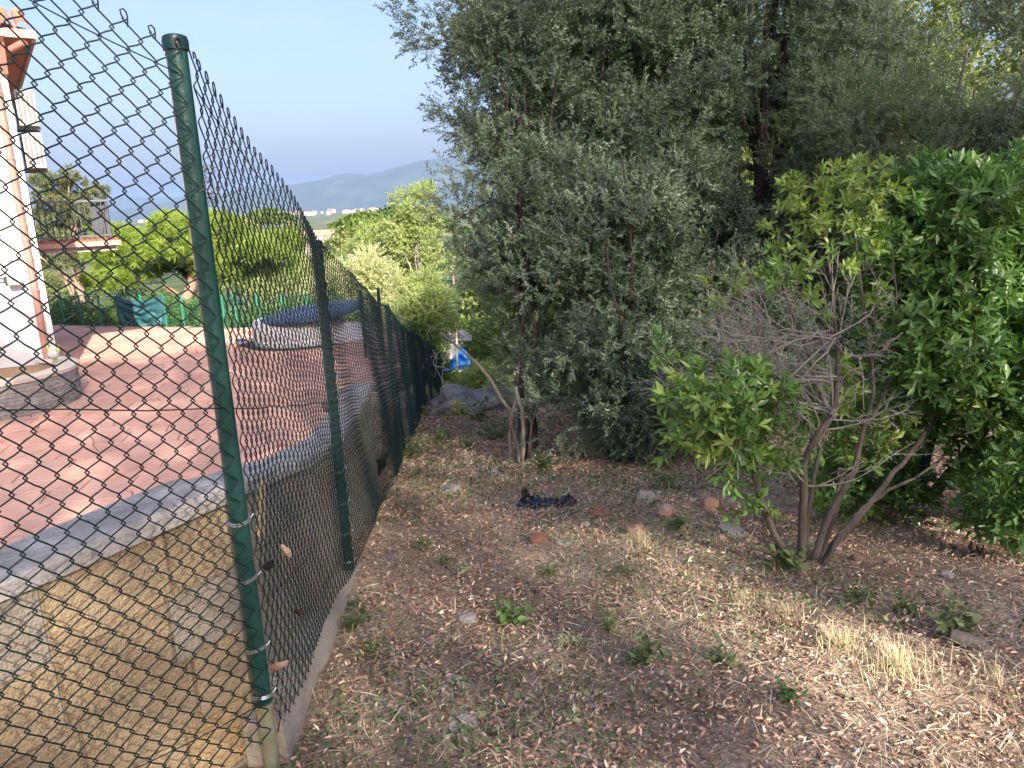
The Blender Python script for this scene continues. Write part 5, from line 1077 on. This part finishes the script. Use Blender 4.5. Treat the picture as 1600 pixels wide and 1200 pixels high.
# cut log, stumps
lp = gp(1508, 1010); lg = empty('cut_log', (lp[0], lp[1], lp[2]), 'short sawn log piece lying in the leaf litter', 'log')
o = MB().tube([(-.055, 0, .026), (.0, 0, .028), (.055, 0, .026)], [.026, .028, .027], 14).build('bark', BARK, lg, True); o.rotation_euler = (0, .15, -.5)
o2 = MB().lathe([(.0255, 0), (.0005, .0015)], 14).build('sawn_end', mat('cut_wood', (.45, .30, .20), (.55, .38, .26), 14, .8), lg); o2.rotation_euler = (0, math.pi / 2 + .15, -.5); o2.location = (.052, -.0285, .016)
g = np.random.default_rng(9)
for (px, py, n, h, lab) in [(1525, 872, 34, .075, 'torn dark stump with splintered stubs on the leaf-strewn slope'), (1440, 812, 12, .07, 'small cluster of cut dark stems behind the pale stone chip'), (1447, 852, 5, .07, 'single short cut grey stump above the torn stump')]:
    p = gp(px, py); rt = empty('tree_stump', (p[0], p[1], p[2] - .01), lab, 'stump')
    for i in range(n):
        a = g.uniform(0, 6.28); r_ = abs(g.normal(0, .05)) * (1.4 if n > 20 else .6); b_ = np.array([r_ * 1.6 * math.cos(a), r_ * math.sin(a), 0]); d = np.array([g.normal(0, .5), g.normal(0, .5), 1]) * h * g.uniform(.3, 1)
        MB().tube(spline([b_, b_ + d * .5 + g.normal(0, .006, 3), b_ + d], 4), [.011, .010, .007] if n < 20 else [.009, .007, .003], 6).build('stub', BARKD if n > 5 else BARK, rt)
# black bag rags
bp_ = gp(858, 792); rg = empty('plastic_bag', (bp_[0], bp_[1], bp_[2]), 'torn black plastic bag lying crumpled in the weeds', 'bag')
BAG = mat('black_bag', (.008, .009, .012), (.02, .022, .03), 8, .22, .6, 25, spec=.6)
for i, (dx, dy, sx, sy, sz) in enumerate([(-.12, .04, .085, .06, .075), (-.02, 0, .08, .06, .075), (.06, .0, .05, .05, .06), (.13, .01, .055, .055, .08), (-.16, .06, .03, .02, .13)]):
    def f(u, v, i=i, sx=sx, sy=sy, sz=sz):
        th = u * 2 * math.pi; ph = v * math.pi; n_ = 1 + .5 * mnoise.noise((math.cos(th) * 1.8 + i * 5, math.sin(th) * 1.8, v * 4)) + .25 * mnoise.noise((math.cos(th) * 5 + i, math.sin(th) * 5, v * 9))
        return (sx * math.sin(ph) * math.cos(th) * n_, sy * math.sin(ph) * math.sin(th) * n_, sz * (.5 + .5 * math.cos(ph) * n_))
    o = drape('fold', 1, 1, 26, 16, f, BAG, .001); o.parent = rg; o.location = (dx, dy, -.012)
cp = gp(638, 1160); o = MB().lathe([(.013, 0), (.0135, .006), (.012, .0085), (.001, .009)], 18).build('bottle_cap', mat('blue_cap', (.06, .065, .10), (.09, .095, .13), 20, .6), None, True); o.location = (cp[0], cp[1], cp[2] + .002); o.rotation_euler = (.12, .1, 0); tag(o, 'dark blue-grey plastic cap on the bare soil near the kerb', 'cap')
# brushwood heap by the boulders, stray stalks
g = np.random.default_rng(12); bh = gp(785, 668); mb = MB()
for i in range(110):
    a = g.uniform(0, 6.28); b_ = np.array([bh[0] + g.normal(0, .35), bh[1] + g.normal(0, .45), 0]); b_[2] = gz(b_[0], b_[1]) + g.uniform(0, .08); d = np.array([math.cos(a), math.sin(a), g.uniform(-.05, .5)]) * g.uniform(.2, .7)
    mb.tube(spline([b_, b_ + d * .5 + g.normal(0, .04, 3), b_ + d], 5), np.linspace(.006, .002, 5), 4)
o = mb.build('brushwood', mat('brush_grey', (.26, .22, .18), (.40, .35, .30), 12, .9), None, loc=(bh[0], bh[1], gz(bh[0], bh[1]))); tag(o, 'heap of dry grey brushwood between boulder and pale trunk', 'brushwood')
for i, (a, b_, lab) in enumerate([((1345, 1055), (1470, 1185), 'long pale dry stalk lying across the slope below the tuft'), ((1110, 975), (1140, 1030), 'thin straight dry stalk left of the shrub shadow'), ((1560, 1175), (1590, 1140), 'short pale forked twig at the lower slope')]):
    p, q = gp(*a), gp(*b_); o = MB().tube(spline([p + (0, 0, .012), (p + q) / 2 + (0, 0, .025), q + (0, 0, .012)], 8), [.0022, .0016], 5).build('dry_stalk', mat('stalk_pale', (.55, .46, .32), (.62, .54, .40), 9, .8)); tag(o, lab, 'stalk')
g = np.random.default_rng(18); mb = MB(); p0 = np.array([float(fencex(15.6)) + .1, 15.6, -1.6])
for i in range(7):
    q = [p0 + g.normal(0, .05, 3)]
    for k in range(5): q.append(q[-1] + np.array([g.normal(.02, .12), g.normal(-.1, .15), g.normal(-.02, .2)]))
    mb.tube(spline(q, 16), .006, 4, False)
o = mb.build('dry_vine', mat('vine_pale', (.42, .38, .32), (.55, .50, .44), 9, .9)); tag(o, 'pale dry vine looping out of the far end of the fence', 'vine')

# ================================================================== HAZE
hb = MB().box((0, 0, 177), (32000, 32000, 416)).build('haze', None); hb['kind'] = 'stuff'; hb.display_type = 'WIRE'
m = bpy.data.materials.new('haze'); t, N, L = nodes(m); out = N.new('ShaderNodeOutputMaterial'); pv = N.new('ShaderNodeVolumePrincipled')
pv.inputs['Density'].default_value = 1.15e-4; pv.inputs['Color'].default_value = (.34, .51, .84, 1); pv.inputs['Density Attribute'].default_value = ''; pv.inputs['Anisotropy'].default_value = .0
L.new(pv.outputs[0], out.inputs['Volume']); hb.data.materials.append(m)
try: m.cycles.homogeneous_volume = True
except Exception: pass
